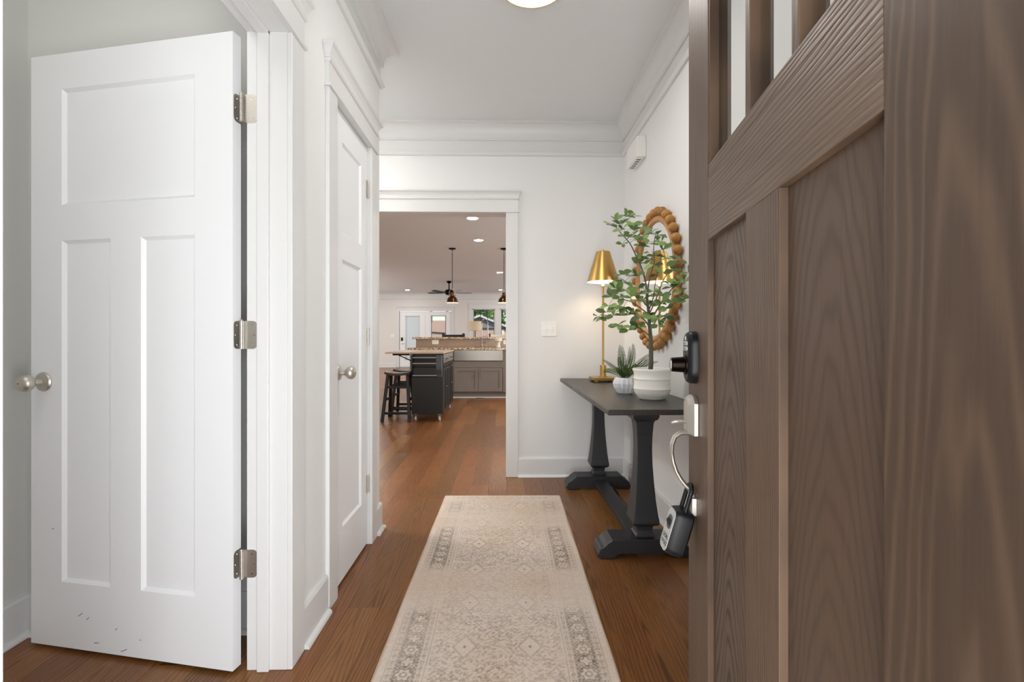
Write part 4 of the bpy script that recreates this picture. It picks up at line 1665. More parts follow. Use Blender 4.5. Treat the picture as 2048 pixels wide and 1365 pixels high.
# ------------------------------------------------------------------ peninsula
PY0 = 8.30
pen = thing('kitchen_peninsula', 'grey-brown kitchen peninsula cabinet with a raised tiled back', 'cabinet', (0, PY0, 0))
m = M()
m.box(-1.66, 0.70, 0.02, 0.62, 0.10, 0.655)
m.box(-1.66, -0.885, 0.02, 0.62, 0.655, 0.850)
m.box(-0.016, 0.70, 0.02, 0.62, 0.655, 0.850)
m.box(-1.66, 0.70, 0.60, 0.74, 0.10, 1.0388)
obj('carcass', m, MAT['cabinet'], pen)
m = M()
m.box(-1.64, 0.70, 0.06, 0.70, 0.001, 0.10)
obj('toe_kick', m, MAT['cabinet'], pen)
m = M()
m.box(-1.66, 0.70, 0.044, 0.060, 0.001, 0.016)
obj('shoe_moulding', m, MAT['trim'], pen)


def shaker(parent, x0, x1, z0, z1, y, handle_x, mat='cabinet', hz=None):
    s = 0.058
    m = M()
    m.box(x0, x0 + s, y - 0.020, y, z0, z1)
    m.box(x1 - s, x1, y - 0.020, y, z0, z1)
    m.box(x0 + s, x1 - s, y - 0.020, y, z1 - s, z1)
    m.box(x0 + s, x1 - s, y - 0.020, y, z0, z0 + s)
    d_ = obj('door', m, MAT[mat], parent, bevel=0.001)
    m = M()
    m.box(x0 + s, x1 - s, y - 0.011, y - 0.002, z0 + s, z1 - s)
    obj('panel', m, MAT[mat], d_)
    if handle_x is not None:
        m = M()
        h0, h1 = hz or (z1 - 0.185, z1 - 0.02)
        m.tube([(handle_x, y - 0.046, h0), (handle_x, y - 0.046, h1)], 0.005, 8)
        for q in (h0 + 0.02, h1 - 0.02):
            m.tube([(handle_x, y - 0.046, q), (handle_x, y - 0.019, q)], 0.004, 6)
        obj('handle', m, MAT['steel'], d_, smooth=40)


m = M()
m.box(-0.885, -0.016, 0.0, 0.022, 0.540, 0.655)
obj('false_front', m, MAT['cabinet'], pen, bevel=0.001)
shaker(pen, -0.880, -0.458, 0.115, 0.535, 0.02, -0.50)
shaker(pen, -0.452, -0.026, 0.115, 0.535, 0.02, -0.41)
shaker(pen, -1.28, -0.888, 0.115, 0.840, 0.02, -0.92)
shaker(pen, -1.655, -1.285, 0.115, 0.840, 0.02, -1.32)
m = M()
m.box(-0.016, 0.030, 0.0, 0.022, 0.10, 0.850)
obj('end_stile', m, MAT['cabinet'], pen, bevel=0.001)
m = M()
m.box(-1.66, 0.70, 0.594, 0.6005, 0.889, 1.0388)
bsp = obj('backsplash', m, MAT['grout'], pen)
tw, thh = 0.302, 0.0730
for row in range(2):
    x = -1.66 - (0.15 if row else 0.0)
    while x < 0.70:
        a, b = max(x, -1.66), min(x + tw, 0.70)
        if b - a > 0.02:
            m = M()
            m.box(a + 0.001, b - 0.001, 0.588, 0.5945, 0.8905 + row * 0.077, 0.8905 + row * 0.077 + thh)
            obj('tile', m, MAT['tile'], bsp)
        x += tw + 0.002
m = M()
X0, X1, Y0, Y1, Z0, Z1 = -1.69, 0.72, 8.27, 8.887, 0.8505, 0.888
hx0, hx1, hy0, hy1 = -0.83, -0.07, 8.35, 8.72
m.box(X0, X1, Y0, hy0, Z0, Z1)
m.box(X0, X1, hy1, Y1, Z0, Z1)
m.box(X0, hx0, hy0, hy1, Z0, Z1)
m.box(hx1, X1, hy0, hy1, Z0, Z1)
ct = obj('granite_countertop', m, MAT['granite'])
tag(ct, 'speckled granite countertop at sink height on the peninsula', 'countertop')
m = M()
m.box(-1.725, 0.76, 8.86, 9.26, 1.0408, 1.076)
bt = obj('granite_bar_top', m, MAT['granite'], bevel=0.004)
tag(bt, 'raised speckled granite bar top above the taupe tiles', 'countertop')

sk = thing('farmhouse_sink', 'stainless steel apron-front sink set in the peninsula', 'sink', (-0.45, 8.28, 0))
m = M()
m.box(-0.433, 0.432, 0.0, 0.030, 0.658, 0.8495)
obj('apron', m, MAT['steel'], sk, bevel=0.006, seg=3)
m = M()
m.box(-0.40, 0.40, 0.030, 0.045, 0.66, 0.8495)
m.box(-0.40, 0.40, 0.46, 0.475, 0.66, 0.8495)
m.box(-0.40, -0.385, 0.045, 0.46, 0.66, 0.8495)
m.box(0.385, 0.40, 0.045, 0.46, 0.66, 0.8495)
m.box(-0.385, 0.385, 0.045, 0.46, 0.66, 0.67)
obj('basin', m, MAT['steel'], sk)

fc = thing('kitchen_faucet', 'chrome spring-neck pull-down faucet behind the sink', 'faucet', (-0.415, 8.79, 0.888))
m = M()
m.lathe([(0, 0.0005), (0.026, 0.0005), (0.026, 0.006), (0.017, 0.010), (0.017, 0.12), (0.013, 0.13), (0, 0.13)], 18)
obj('body', m, MAT['steel'], fc, smooth=35)
m = M()
arc = [(0, 0, 0.12), (0, 0, 0.40)] + [(0.055 - 0.055 * math.cos(a), -0.03 * math.sin(a), 0.44 + 0.085 * math.sin(a)) for a in [PI * k / 10 for k in range(11)]] + [(0.112, 0, 0.36), (0.112, 0, 0.28)]
m.tube(arc, 0.008, 8)
nk = obj('neck', m, MAT['steel'], fc, smooth=50)
m = M()
for k in range(60):
    s_ = k / 59 * (len(arc) - 2) + 1
    i = min(int(s_), len(arc) - 2)
    p = Vector(arc[i]).lerp(Vector(arc[i + 1]), s_ - i)
    tdir = (Vector(arc[i + 1]) - Vector(arc[i])).normalized()
    m.tube([p - tdir * 0.0016, p + tdir * 0.0016], 0.0115, 8)
obj('spring', m, MAT['steel'], nk)
m = M()
m.lathe([(0, 0.15), (0.013, 0.15), (0.017, 0.17), (0.014, 0.24), (0.010, 0.29), (0, 0.29)], 14, (0.112, 0, 0))
obj('spray_head', m, MAT['steel'], fc, smooth=35)
m = M()
m.tube([(0, 0, 0.20), (0.06, 0, 0.20), (0.112, 0, 0.21)], 0.005, 8)
m.tube([(0.012, 0, 0.075), (0.05, -0.02, 0.085), (0.075, -0.03, 0.10)], 0.006, 8)
obj('lever', m, MAT['steel'], fc, smooth=50)
for (xx, lab) in ((-1.295, 'white outlet plate on the tiles left of the faucet'), (0.045, 'white outlet plate on the tiles right of the faucet')):
    ot = thing('outlet', lab, 'outlet', (xx, PY0 + 0.588, 0.983), group='outlets on the peninsula tiles')
    m = M()
    m.box(-0.060, 0.060, -0.006, -0.0003, -0.041, 0.041)
    obj('plate', m, MAT['plate'], ot, bevel=0.002)
    for q in (-0.025, 0.025):
        m = M()
        m.box(q - 0.016, q + 0.016, -0.0075, -0.006, -0.020, 0.020)
        obj('receptacle', m, MAT['cream'], ot, bevel=0.001)
sp = thing('pedestal_dish', 'cream pedestal dish on the granite beside the faucet', 'dish', (-0.105, 8.66, 0.888))
m = M()
m.lathe([(0, 0.0005), (0.045, 0.0005), (0.040, 0.006), (0.034, 0.05), (0.040, 0.105), (0, 0.108)], 20)
obj('stem', m, MAT['cream'], sp, smooth=40)
m = M()
m.lathe([(0, 0.108), (0.066, 0.110), (0.070, 0.118), (0.072, 0.165), (0.066, 0.166), (0.064, 0.122), (0, 0.120)], 28)
obj('bowl', m, MAT['cream'], sp, smooth=40)

# bar chairs behind the peninsula


def bar_chair(x, y, label, mat_back, mat_ear):
    c = thing('bar_chair', label, 'chair', (x, y, 0), group='bar chairs behind the peninsula')
    m = M()
    m.box(-0.21, 0.21, -0.20, 0.20, 0.68, 0.74)
    obj('seat', m, MAT[mat_ear], c, bevel=0.02)
    m = M()
    pts = []
    for k in range(13):
        s_ = -1 + k / 6
        pts.append((s_ * 0.205, 0.235 - 0.05 * (abs(s_) ** 2), 0))
    rings = []
    for px, py, _ in pts:
        rings.append([(px, py - 0.018, 0.93), (px, py + 0.018, 0.93), (px, py + 0.018, 1.128), (px, py - 0.018, 1.128)])
    m.loft(rings)
    obj('backrest', m, MAT[mat_back], c, bevel=0.01)
    for s_ in (-1, 1):
        m = M()
        m.loft([[(s_ * (0.205 + dx * sx), 0.185 + sy * 0.022, z) for sx, sy in ((-1, -1), (1, -1), (1, 1), (-1, 1))] for dx, z in ((0.014, 0.74), (0.016, 0.98), (0.026, 1.12), (0.030, 1.140), (0.012, 1.155))])
        obj('back_post', m, MAT[mat_ear], c, bevel=0.006)
    for sx in (-1, 1):
        for sy in (-1, 1):
            m = M()
            m.tube([(sx * 0.18, sy * 0.17, 0.69), (sx * 0.21, sy * 0.20, 0.001)], [0.018, 0.013], 8)
            obj('leg', m, MAT['black_metal'], c, smooth=50)
    m = M()
    m.box(-0.19, 0.19, -0.195, -0.175, 0.22, 0.25)
    obj('footrest', m, MAT['black_metal'], c)


bar_chair(-1.03, 9.42, 'charcoal bar chair behind the raised counter, left one', 'chair_dark', 'chair_dark')
bar_chair(-0.09, 9.42, 'bar chair with taupe posts behind the raised counter, back coloured cream as a lit reflection', 'cream', 'chair_taupe')  # cream puts the lit reflection on the chair back into its colour

# ------------------------------------------------------------------ kitchen cart
CX0, CX1, CY0, CY1 = -1.168, -0.775, 5.97, 7.16
kc = thing('kitchen_cart', 'black rolling kitchen cart with a pale wood top and raised leaf', 'kitchen cart', ((CX0 + CX1) / 2, 6.56, 0))
hw, y0, y1 = (CX1 - CX0) / 2, CY0 - 6.56, CY1 - 6.56
m = M()
m.box(-hw, hw - 0.018, y0 + 0.075, y1, 0.095, 0.862)
m.box(-hw, hw, y0, y0 + 0.075, 0.095, 0.565)
m.box(-hw, hw, y0 + 0.055, y0 + 0.080, 0.565, 0.862)
obj('body', m, MAT['cart_black'], kc, bevel=0.002)
m = M()
m.box(-hw - 0.005, hw + 0.012, y0 - 0.012, y1 + 0.012, 0.8625, 0.882)
obj('top', m, MAT['cart_top'], kc, bevel=0.002)
m = M()
m.box(-hw - 0.335, -hw - 0.008, y0 - 0.012, y1 + 0.012, 0.8625, 0.882)
obj('drop_leaf', m, MAT['cart_top'], kc, bevel=0.002)
for yy in (y0 + 0.10, y1 - 0.15):
    m = M()
    m.box(-hw - 0.265, -hw - 0.05, yy, yy + 0.022, 0.838, 0.860)
    m.tube([(-hw - 0.19, yy + 0.011, 0.842), (-hw - 0.001, yy + 0.011, 0.755)], 0.007, 6)
    obj('leaf_bracket', m, MAT['black_metal'], kc)
wing = [(y0 - 0.045, 0.845), (y0 + 0.055, 0.845), (y0 + 0.055, 0.565), (y0 - 0.012, 0.565), (y0 - 0.018, 0.60), (y0 - 0.048, 0.66), (y0 - 0.050, 0.70)]
for xa, xb in ((-hw + 0.002, -hw + 0.018), (hw - 0.078, hw - 0.010)):
    m = M()
    m.prism(wing, 'x', xa, xb)
    obj('rack_side', m, MAT['grey_plastic'] if xa > 0 else MAT['cart_black'], kc, bevel=0.003)
for z, yy in ((0.815, -0.030), (0.742, -0.030), (0.588, -0.020)):
    m = M()
    m.box(-hw + 0.015, hw - 0.076, y0 + yy - 0.004, y0 + yy + 0.004, z - 0.0055, z + 0.0055)
    obj('rail', m, MAT['steel'], kc)
m = M()
m.box(-hw + 0.018, hw - 0.078, y0 - 0.012, y0 + 0.056, 0.568, 0.580)
m.box(-hw + 0.018, hw - 0.078, y0 - 0.012, y0 + 0.0, 0.580, 0.690)
obj('spice_bin', m, MAT['cart_black'], kc, bevel=0.003)
m = M()
m.box(-hw + 0.018, hw - 0.078, y0 - 0.03, y0 + 0.056, 0.770, 0.778)
obj('spice_shelf', m, MAT['cart_black'], kc)
# right long side: two drawers over four doors
span = (y1 - (y0 + 0.085)) / 2
for k in range(2):
    a = y0 + 0.083 + k * span
    m = M()
    m.box(hw - 0.018, hw - 0.001, a + 0.006, a + span - 0.006, 0.735, 0.850)
    dr = obj('drawer', m, MAT['steel'], kc, bevel=0.002)
    m = M()
    m.tube([(hw + 0.014, a + span / 2 - 0.06, 0.785), (hw + 0.014, a + span / 2 + 0.06, 0.785)], 0.007, 8)
    m.box(hw - 0.002, hw + 0.016, a + span / 2 - 0.05, a + span / 2 - 0.042, 0.781, 0.789)
    m.box(hw - 0.002, hw + 0.016, a + span / 2 + 0.042, a + span / 2 + 0.05, 0.781, 0.789)
    obj('handle', m, MAT['black_metal'], dr, smooth=40)
    m = M()
    m.box(hw - 0.018, hw + 0.004, a + 0.004, a + span - 0.004, 0.690, 0.712)
    obj('towel_bar', m, MAT['cart_black'], kc, bevel=0.002)
    for j in range(2):
        b = a + j * span / 2
        m = M()
        s_ = 0.045
        bb, be = b + 0.004, b + span / 2 - 0.004
        m.box(hw - 0.018, hw - 0.001, bb, bb + s_, 0.105, 0.680)
        m.box(hw - 0.018, hw - 0.001, be - s_, be, 0.105, 0.680)
        m.box(hw - 0.018, hw - 0.001, bb + s_, be - s_, 0.105, 0.150)
        m.box(hw - 0.018, hw - 0.001, bb + s_, be - s_, 0.635, 0.680)
        m.box(hw - 0.018, hw - 0.009, bb + s_, be - s_, 0.150, 0.635)
        dd_ = obj('door', m, MAT['cart_black'], kc)
        hy = (be - 0.025) if j == 0 else (bb + 0.025)
        m = M()
        zz_ = 0.42 if j == 0 else 0.665
        m.tube([(hw + 0.016, hy - 0.03, zz_), (hw + 0.016, hy + 0.03, zz_)], 0.006, 8)
        m.tube([(hw - 0.002, hy, zz_), (hw + 0.016, hy, zz_)], 0.005, 8)
        obj('handle', m, MAT['steel'], dd_, smooth=40)
for sx in (-1, 1):
    for yy in (y0 + 0.045, y1 - 0.05):
        m = M()
        cx_ = sx * (hw - 0.045)
        m.box(cx_ - 0.018, cx_ + 0.018, yy - 0.018, yy + 0.018, 0.082, 0.096)
        m.box(cx_ - 0.016, cx_ - 0.012, yy - 0.014, yy + 0.014, 0.035, 0.084)
        m.box(cx_ + 0.012, cx_ + 0.016, yy - 0.014, yy + 0.014, 0.035, 0.084)
        cs = obj('caster', m, MAT['steel'], kc)
        m = M()
        m.lathe([(0, -0.011), (0.025, -0.011), (0.0355, -0.008), (0.0355, 0.008), (0.025, 0.011), (0, 0.011)], 20, (cx_, yy, 0.0358), 'x')
        obj('wheel', m, MAT['silver_panel'], cs, smooth=30)


# ------------------------------------------------------------------ saddle stools
def make_stool(x, y, label):
    s = thing('saddle_stool', label, 'stool', (x, y, 0), group='saddle stools by the kitchen cart')
    m = M()
    rings = []
    for k in range(13):
        q = -1 + k / 6
        zt = 0.575 + 0.024 * q * q
        rings.append([(q * 0.165, -0.125, zt), (q * 0.165, 0.125, zt), (q * 0.165, 0.125, zt + 0.032), (q * 0.165, -0.125, zt + 0.032)])
    m.loft(rings)
    obj('seat', m, MAT['stool_seat'], s, bevel=0.006)
    feet = {}
    for sx in (-1, 1):
        for sy in (-1, 1):
            A = (sx * 0.125, sy * 0.085, 0.592)
            B = (sx * 0.172, sy * 0.195, 0.001)
            feet[(sx, sy)] = (A, B)
            h = 0.019
            m = M()
            m.loft([[(p[0] + ex * h, p[1] + ey * h, p[2]) for ex, ey in ((-1, -1), (1, -1), (1, 1), (-1, 1))] for p in (A, B)])
            obj('leg', m, MAT['cart_black'], s, bevel=0.003)

    def at(key, z):
        A, B = feet[key]
        k = (A[2] - z) / (A[2] - B[2])
        return Vector(A).lerp(Vector(B), k)
    for (k1, k2, z) in (((-1, -1), (1, -1), 0.43), ((-1, -1), (1, -1), 0.105), ((-1, 1), (1, 1), 0.43), ((-1, 1), (1, 1), 0.105), ((-1, -1), (-1, 1), 0.27), ((1, -1), (1, 1), 0.27)):
        p, q = at(k1, z), at(k2, z)
        m = M()
        d_ = (q - p).normalized()
        sd = Vector((-d_.y, d_.x, 0)) * 0.010
        up = Vector((0, 0, 0.016))
        m.loft([[tuple(e + sd * a + up * b) for a, b in ((-1, -1), (1, -1), (1, 1), (-1, 1))] for e in (p, q)])
        obj('stretcher', m, MAT['cart_black'], s)
    return s


make_stool(-1.37, 6.17, 'black saddle-seat stool nearest the hall, beside the black cart')
make_stool(-1.37, 6.64, 'black saddle-seat stool behind the nearest one, under the cart leaf')


# ------------------------------------------------------------------ pendants and ceiling fan
def pendant(x, y, label):
    p = thing('pendant_light', label, 'pendant light', (x, y, HC), group='copper pendants over the peninsula')
    m = M()
    m.lathe([(0, -0.0005), (0.063, -0.0005), (0.063, -0.016), (0.056, -0.022), (0.010, -0.024), (0.008, -0.04), (0, -0.04)], 24)
    obj('canopy', m, MAT['bronze'], p, smooth=35)
    m = M()
    m.tube([(0, 0, -0.038), (0.009, 0, -0.05), (0.010, 0, -0.07), (0, 0, -0.085), (-0.010, 0, -0.07), (-0.009, 0, -0.05)], 0.0025, 6, closed=True)
    m.tube([(0, 0, -0.082), (0, 0, -0.745)], 0.0055, 8)
    obj('rod', m, MAT['bronze'], p, smooth=40)
    m = M()
    m.tube([(-0.055, 0, -0.86)] + [(-0.055 * math.cos(a), 0, -0.80 + 0.052 * math.sin(a)) for a in [PI * k / 10 for k in range(11)]] + [(0.055, 0, -0.86)], 0.005, 8)
    m.lathe([(0, -0.756), (0.012, -0.752), (0.012, -0.742), (0, -0.738)], 12)
    m.tube([(-0.066, 0, -0.862), (-0.035, 0, -0.862)], 0.008, 8)
    m.tube([(0.066, 0, -0.862), (0.035, 0, -0.862)], 0.008, 8)
    obj('yoke', m, MAT['steel'], p, smooth=40)
    out = [(0.0, -0.800), (0.030, -0.802), (0.033, -0.812), (0.033, -0.868), (0.040, -0.874), (0.064, -0.888), (0.086, -0.912), (0.100, -0.945), (0.108, -0.980), (0.112, -0.988)]
    m = M()
    m.lathe(out, 36)
    sh_ = obj('shade', m, MAT['copper'], p, smooth=35)
    m = M()
    m.lathe([(0.112, -0.988), (0.106, -0.978), (0.097, -0.945), (0.083, -0.914), (0.062, -0.891), (0.0, -0.884)], 36)
    obj('lining', m, MAT['shade_inner'], sh_, smooth=35)
    m = M()
    m.lathe([(0, -0.885), (0.02, -0.895), (0.03, -0.925), (0.02, -0.95), (0, -0.957)], 16)
    obj('bulb', m, MAT['pendant_bulb'], p, smooth=60)


pendant(-0.939, 8.55, 'antique copper pendant light hanging over the sink, fully in view')
pendant(0.0, 8.55, 'antique copper pendant light cut off by the opening edge')

cf = thing('ceiling_fan', 'dark bronze ceiling fan in the living room behind the copper pendant', 'ceiling fan', (-1.575, 13.5, HC))
m = M()
m.lathe([(0, -0.0005), (0.075, -0.0005), (0.072, -0.02), (0.045, -0.06), (0.02, -0.07), (0, -0.07)], 24)
m.lathe([(0, -0.06), (0.016, -0.06), (0.016, -0.245), (0, -0.245)], 12)
obj('downrod', m, MAT['bronze'], cf, smooth=35)
m = M()
m.lathe([(0, -0.235), (0.05, -0.238), (0.105, -0.262), (0.128, -0.30), (0.128, -0.345), (0.105, -0.38), (0.06, -0.40), (0, -0.402)], 28)
obj('motor', m, MAT['bronze'], cf, smooth=50)
for k in range(5):
    a = R(18 + 72 * k)
    m = M()
    n0 = 0
    m.loft([[(x, w_, z), (x, w_, z + 0.006), (x, -w_, z + 0.006 + 0.0), (x, -w_, z)] for x, w_, z in ((0.10, 0.02, -0.335), (0.20, 0.028, -0.335), (0.24, 0.058, -0.335), (0.58, 0.070, -0.330), (0.66, 0.055, -0.329))])
    m.xf(Matrix.Rotation(a, 4, 'Z') @ Matrix.Translation((0, 0, -0.33)) @ Matrix.Rotation(R(11), 4, 'X') @ Matrix.Translation((0, 0, 0.33)))
    obj('blade', m, MAT['bronze'], cf)
m = M()
m.tube([(-0.06, -0.10, -0.39), (-0.06, -0.10, -0.52)], 0.002, 5)
m.lathe([(0, -0.545), (0.008, -0.535), (0.006, -0.52), (0, -0.515)], 8, (-0.06, -0.10, 0))
obj('pull_chain', m, MAT['bronze'], cf)

# ------------------------------------------------------------------ far wall: patio doors, windows, lamp, switch


def patio_leaf(name, label, x0, x1, blind):
    d_ = thing(name, label, 'door', (0, YFAR + 0.03, 0), kind='structure')
    gx0, gx1 = x0 + 0.20, x1 - 0.20
    gz0, gz1 = 0.25, 1.87
    m = M()
    m.box(x0, gx0, 0, 0.045, 0.012, 2.015)
    m.box(gx1, x1, 0, 0.045, 0.012, 2.015)
    m.box(gx0, gx1, 0, 0.045, 0.012, gz0)
    m.box(gx0, gx1, 0, 0.045, gz1, 2.015)
    obj('slab', m, MAT['door'], d_, bevel=0.003)
    m = M()
    for a, b, c, e in ((gx0, gx0 + 0.025, gz0, gz1), (gx1 - 0.025, gx1, gz0, gz1), (gx0, gx1, gz0, gz0 + 0.025), (gx0, gx1, gz1 - 0.025, gz1)):
        m.box(a, b, -0.010, 0.0, c, e)
    obj('glass_frame', m, MAT['siding'] if not blind else MAT['trim'], d_, bevel=0.003)
    m = M()
    m.box(gx0, gx1, 0.018, 0.022, gz0, gz1)
    obj('glass_pane', m, MAT['pane'], d_)
    if blind:
        m = M()
        z = gz0 + 0.03
        while z < gz1 - 0.02:
            m.add([(gx0 + 0.025, 0.027, z), (gx1 - 0.025, 0.027, z), (gx1 - 0.025, 0.034, z + 0.024), (gx0 + 0.025, 0.034, z + 0.024)], [(0, 1, 2, 3)])
            z += 0.022
        obj('blind_slats', m, MAT['blind'], d_, kind='stuff', fix=False)
    return d_


pl = patio_leaf('door_4', 'far patio door leaf with closed white blinds and a black keypad', -3.785, -2.850, True)
patio_leaf('door_5', 'far patio door leaf with clear glass, right of the blinds', -2.842, -1.905, False)
m = M()
m.box(-3.73, -3.655, -0.022, 0.0, 0.95, 1.075)
obj('keypad', m, MAT['black_plastic'], pl, bevel=0.010)
m = M()
m.lathe([(0, 0.0), (0.03, 0.0), (0.03, 0.008), (0.01, 0.012), (0.01, 0.03), (0, 0.03)], 16, (-3.69, 0, 0.86), '-y')
m.tube([(-3.69, -0.03, 0.86), (-3.60, -0.035, 0.86)], 0.009, 8)
obj('lever_handle', m, MAT['nickel'], pl, smooth=40)
s2 = thing('wall_switch', 'white switch plate on the far wall left of the patio doors', 'switch', (-4.03, YFAR, 1.14))
m = M()
m.box(-0.08, 0.08, -0.006, -0.0005, -0.06, 0.06)
obj('plate', m, MAT['plate'], s2, bevel=0.003)
for q in (-0.045, 0, 0.045):
    m = M()
    m.box(q - 0.015, q + 0.015, -0.009, -0.006, -0.033, 0.033)
    obj('rocker', m, MAT['plate'], s2)

MAT['dark_frame'] = paint('dark_window_frame', (40, 48, 52), 0.4, 0)


def far_window(name, label, x0, x1):
    z0, z1 = 0.75, 2.12
    w_ = thing(name, label, 'window', (0, YFAR + 0.04, 0), kind='structure')
    m = M()
    for a, b, c, e in ((x0, x0 + 0.035, z0, z1), (x1 - 0.035, x1, z0, z1), (x0, x1, z0, z0 + 0.04), (x0, x1, z1 - 0.035, z1)):
        m.box(a, b, -0.03, 0.06, c, e)
    obj('frame', m, MAT['trim'], w_)
    m = M()
    a0, a1, b0, b1 = x0 + 0.035, x1 - 0.035, z0 + 0.04, z1 - 0.035
    for a, b, c, e in ((a0, a0 + 0.016, b0, b1), (a1 - 0.016, a1, b0, b1), (a0, a1, b0, b0 + 0.02), (a0, a1, b1 - 0.016, b1)):
        m.box(a, b, 0.0, 0.04, c, e)
    obj('sash', m, MAT['dark_frame'], w_)
    for k in (1, 2):
        xm = a0 + (a1 - a0) * k / 3
        m = M()
        m.box(xm - 0.009, xm + 0.009, 0.004, 0.03, 1.42, b1)
        obj('muntin', m, MAT['dark_frame'], w_)
    m = M()
    m.box(a0, a1, 0.004, 0.03, 1.405, 1.420)
    obj('muntin', m, MAT['dark_frame'], w_)
    m = M()
    m.box(a0, a1, 0.015, 0.019, b0, b1)
    obj('glass_pane', m, MAT['pane'], w_)


far_window('window_1', 'white far window with green trees and a gable roof outside', -1.135, -0.32)
far_window('window_2', 'far window mostly hidden behind the opening edge', -0.135, 0.68)
wt = thing('trim_8', 'white trim round the pair of far windows', 'window casing', (0, YFAR, 0), kind='structure')
m = M()
m.box(-1.285, -1.135, -0.016, -0.0003, 0.72, 2.12)
m.box(-0.32, -0.135, -0.016, -0.0003, 0.72, 2.12)
m.box(0.68, 0.83, -0.016, -0.0003, 0.72, 2.12)
obj('side_casing', m, MAT['trim'], wt, bevel=0.002)
m = M()
m.box(-1.285, 0.83, -0.018, -0.0003, 2.12, 2.28)
m.box(-1.31, 0.855, -0.045, -0.0003, 2.28, 2.315)
m.box(-1.31, 0.855, -0.030, -0.0003, 2.115, 2.13)
obj('header', m, MAT['trim'], wt, bevel=0.002)
m = M()
m.box(-1.31, 0.855, -0.05, -0.0003, 0.69, 0.72)
obj('sill', m, MAT['trim'], wt, bevel=0.002)

ll = thing('drum_lamp', 'lamp with a cream drum shade in front of the far window', 'lamp', (-0.89, 14.6, 0))
m = M()
m.lathe([(0.215, 1.285), (0.205, 1.575), (0.203, 1.575), (0.213, 1.285)], 36)
obj('shade', m, MAT['linen'], ll, smooth=40)
m = M()
m.lathe([(0, 0.001), (0.14, 0.001), (0.14, 0.02), (0.02, 0.03), (0.012, 0.05), (0.012, 1.45), (0, 1.45)], 20)
obj('stand', m, MAT['black_metal'], ll, smooth=35)
m = M()
for k in range(3):
    a = 2 * PI * k / 3
    m.tube([(0, 0, 1.44), (0.209 * math.cos(a), 0.209 * math.sin(a), 1.44)], 0.003, 5)
obj('shade_fitter', m, MAT['black_metal'], ll)

# ------------------------------------------------------------------ outside
m = M()
m.box(-60, 60, YFAR + 0.2, 140, -0.6, -0.15)
gl_ = obj('lawn', m, MAT['lawn'])
tag(gl_, 'green lawn outside the far windows', 'lawn', kind='structure')
m = M()
m.box(-4, 4, -4.0, 0.1, -0.3, -0.02)
pf = obj('porch_floor', m, MAT['porch'])
tag(pf, 'concrete porch outside the front door', 'porch', kind='structure')
m = M()
m.box(-7, 5, -4.0, 0.1, HC + 0.02, HC + 0.2)
pc = obj('porch_ceiling', m, MAT['trim'])
tag(pc, 'porch ceiling outside the front door', 'porch', kind='structure')

hs_ = thing('neighbor_house', 'grey gabled house with a pale brick base beyond the far window', 'house', (-2.05, 40, -0.15))
m = M()
m.box(-2.4, 2.9, 0, 8, 0, 2.05)
obj('brick_wall', m, MAT['brick'], hs_)
m = M()
m.prism([(-2.5, 2.05), (2.5, 2.05), (0, 3.05)], 'y', 0.02, 7.9)
obj('gable', m, MAT['siding'], hs_)
for s_ in (-1, 1):
    m = M()
    m.prism([(0, 3.06), (s_ * 2.9, 1.90), (s_ * 2.9, 1.98), (0, 3.16)], 'y', -0.3, 8.2)
    obj('roof', m, MAT['shingle'], hs_)
    m = M()
    m.prism([(0, 3.00), (s_ * 2.9, 1.84), (s_ * 2.9, 1.99), (0, 3.17)], 'y', -0.36, -0.30)
    obj('fascia', m, MAT['trim'], hs_)
m = M()
m.box(-2.45, 2.95, -0.06, 0.02, 1.93, 2.05)
obj('trim_board', m, MAT['shingle'], hs_)
gw = thing('garden_wall', 'pale brick garden wall seen through the clear patio door', 'wall', (-4.75, 33, -0.15))
m = M()
m.prism([(-1.9, 0), (1.2, 0), (1.2, 2.42), (-0.6, 2.42), (-1.2, 2.2), (-1.9, 1.9)], 'y', 0, 0.4)
obj('brick_face', m, MAT['brick'], gw)
m = M()
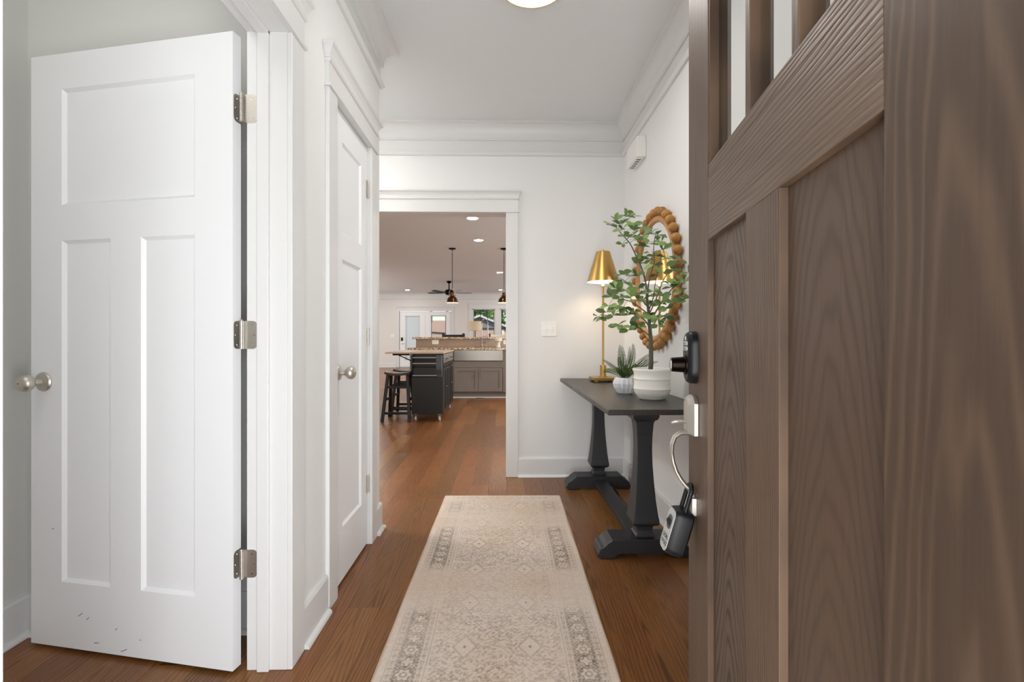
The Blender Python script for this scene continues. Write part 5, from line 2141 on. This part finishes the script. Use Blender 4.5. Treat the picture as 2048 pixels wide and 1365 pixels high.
m.tube([(-1.9, -0.06, 1.72), (1.2, -0.06, 1.52)], 0.04, 6)
obj('handrail', m, MAT['dark_frame'], gw)
m = M()
m.box(-1.9, 1.2, -0.4, -0.02, 0, 0.95)
obj('planter', m, MAT['siding'], gw)
for q in (-3.02, -2.36):
    o_ = thing('porch_post', 'blue-grey porch post outside the clear patio door, ' + ('left' if q < -2.7 else 'right') + ' one', 'post', (q, 19.5, -0.15))
    m = M()
    m.box(-0.05, 0.05, -0.05, 0.05, 2.02 if q > -2.7 else 1.86, 3.2)
    obj('shaft', m, MAT['siding'], o_)
    m = M()
    m.box(-0.012, 0.012, -0.012, 0.012, 0.0, 2.03)
    obj('rod', m, MAT['siding'], o_)


def tree(x, y, h, r, label, seed):
    tr_ = thing('tree', label, 'tree', (x, y, -0.15), group='trees beyond the far windows')
    m = M()
    m.tube([(0, 0, 0), (0.1, 0, h * 0.35), (0, 0.1, h * 0.7)], [0.22, 0.17, 0.08], 8)
    obj('trunk', m, MAT['tree_bark'], tr_, smooth=60)
    q = random.Random(seed)
    m = M()
    for k in range(2200):
        while True:
            p = Vector((q.uniform(-1, 1), q.uniform(-1, 1), q.uniform(-1, 1)))
            if 0.35 < p.length < 1:
                break
        p = Vector((p.x * r, p.y * r, p.z * h * 0.42 + h * 0.58))
        a = Vector((q.uniform(-1, 1), q.uniform(-1, 1), q.uniform(-1, 1))).normalized()
        b = a.cross(Vector((q.uniform(-1, 1), q.uniform(-1, 1), 1))).normalized()
        s_ = q.uniform(0.12, 0.28)
        m.add([tuple(p - a * s_), tuple(p + b * s_ * 0.5), tuple(p + a * s_), tuple(p - b * s_ * 0.5)], [(0, 1, 2, 3)])
    obj('foliage', m, MAT['tree_leaf'], tr_, kind='stuff', fix=False)


tree(-3.3, 52, 7.5, 1.8, 'light green tree behind the left side of the gable', 1)
tree(-0.3, 58, 8.5, 2.4, 'green tree behind the right side of the gable', 2)
tree(2.4, 53, 7.0, 2.0, 'bright green tree in the second far window', 3)
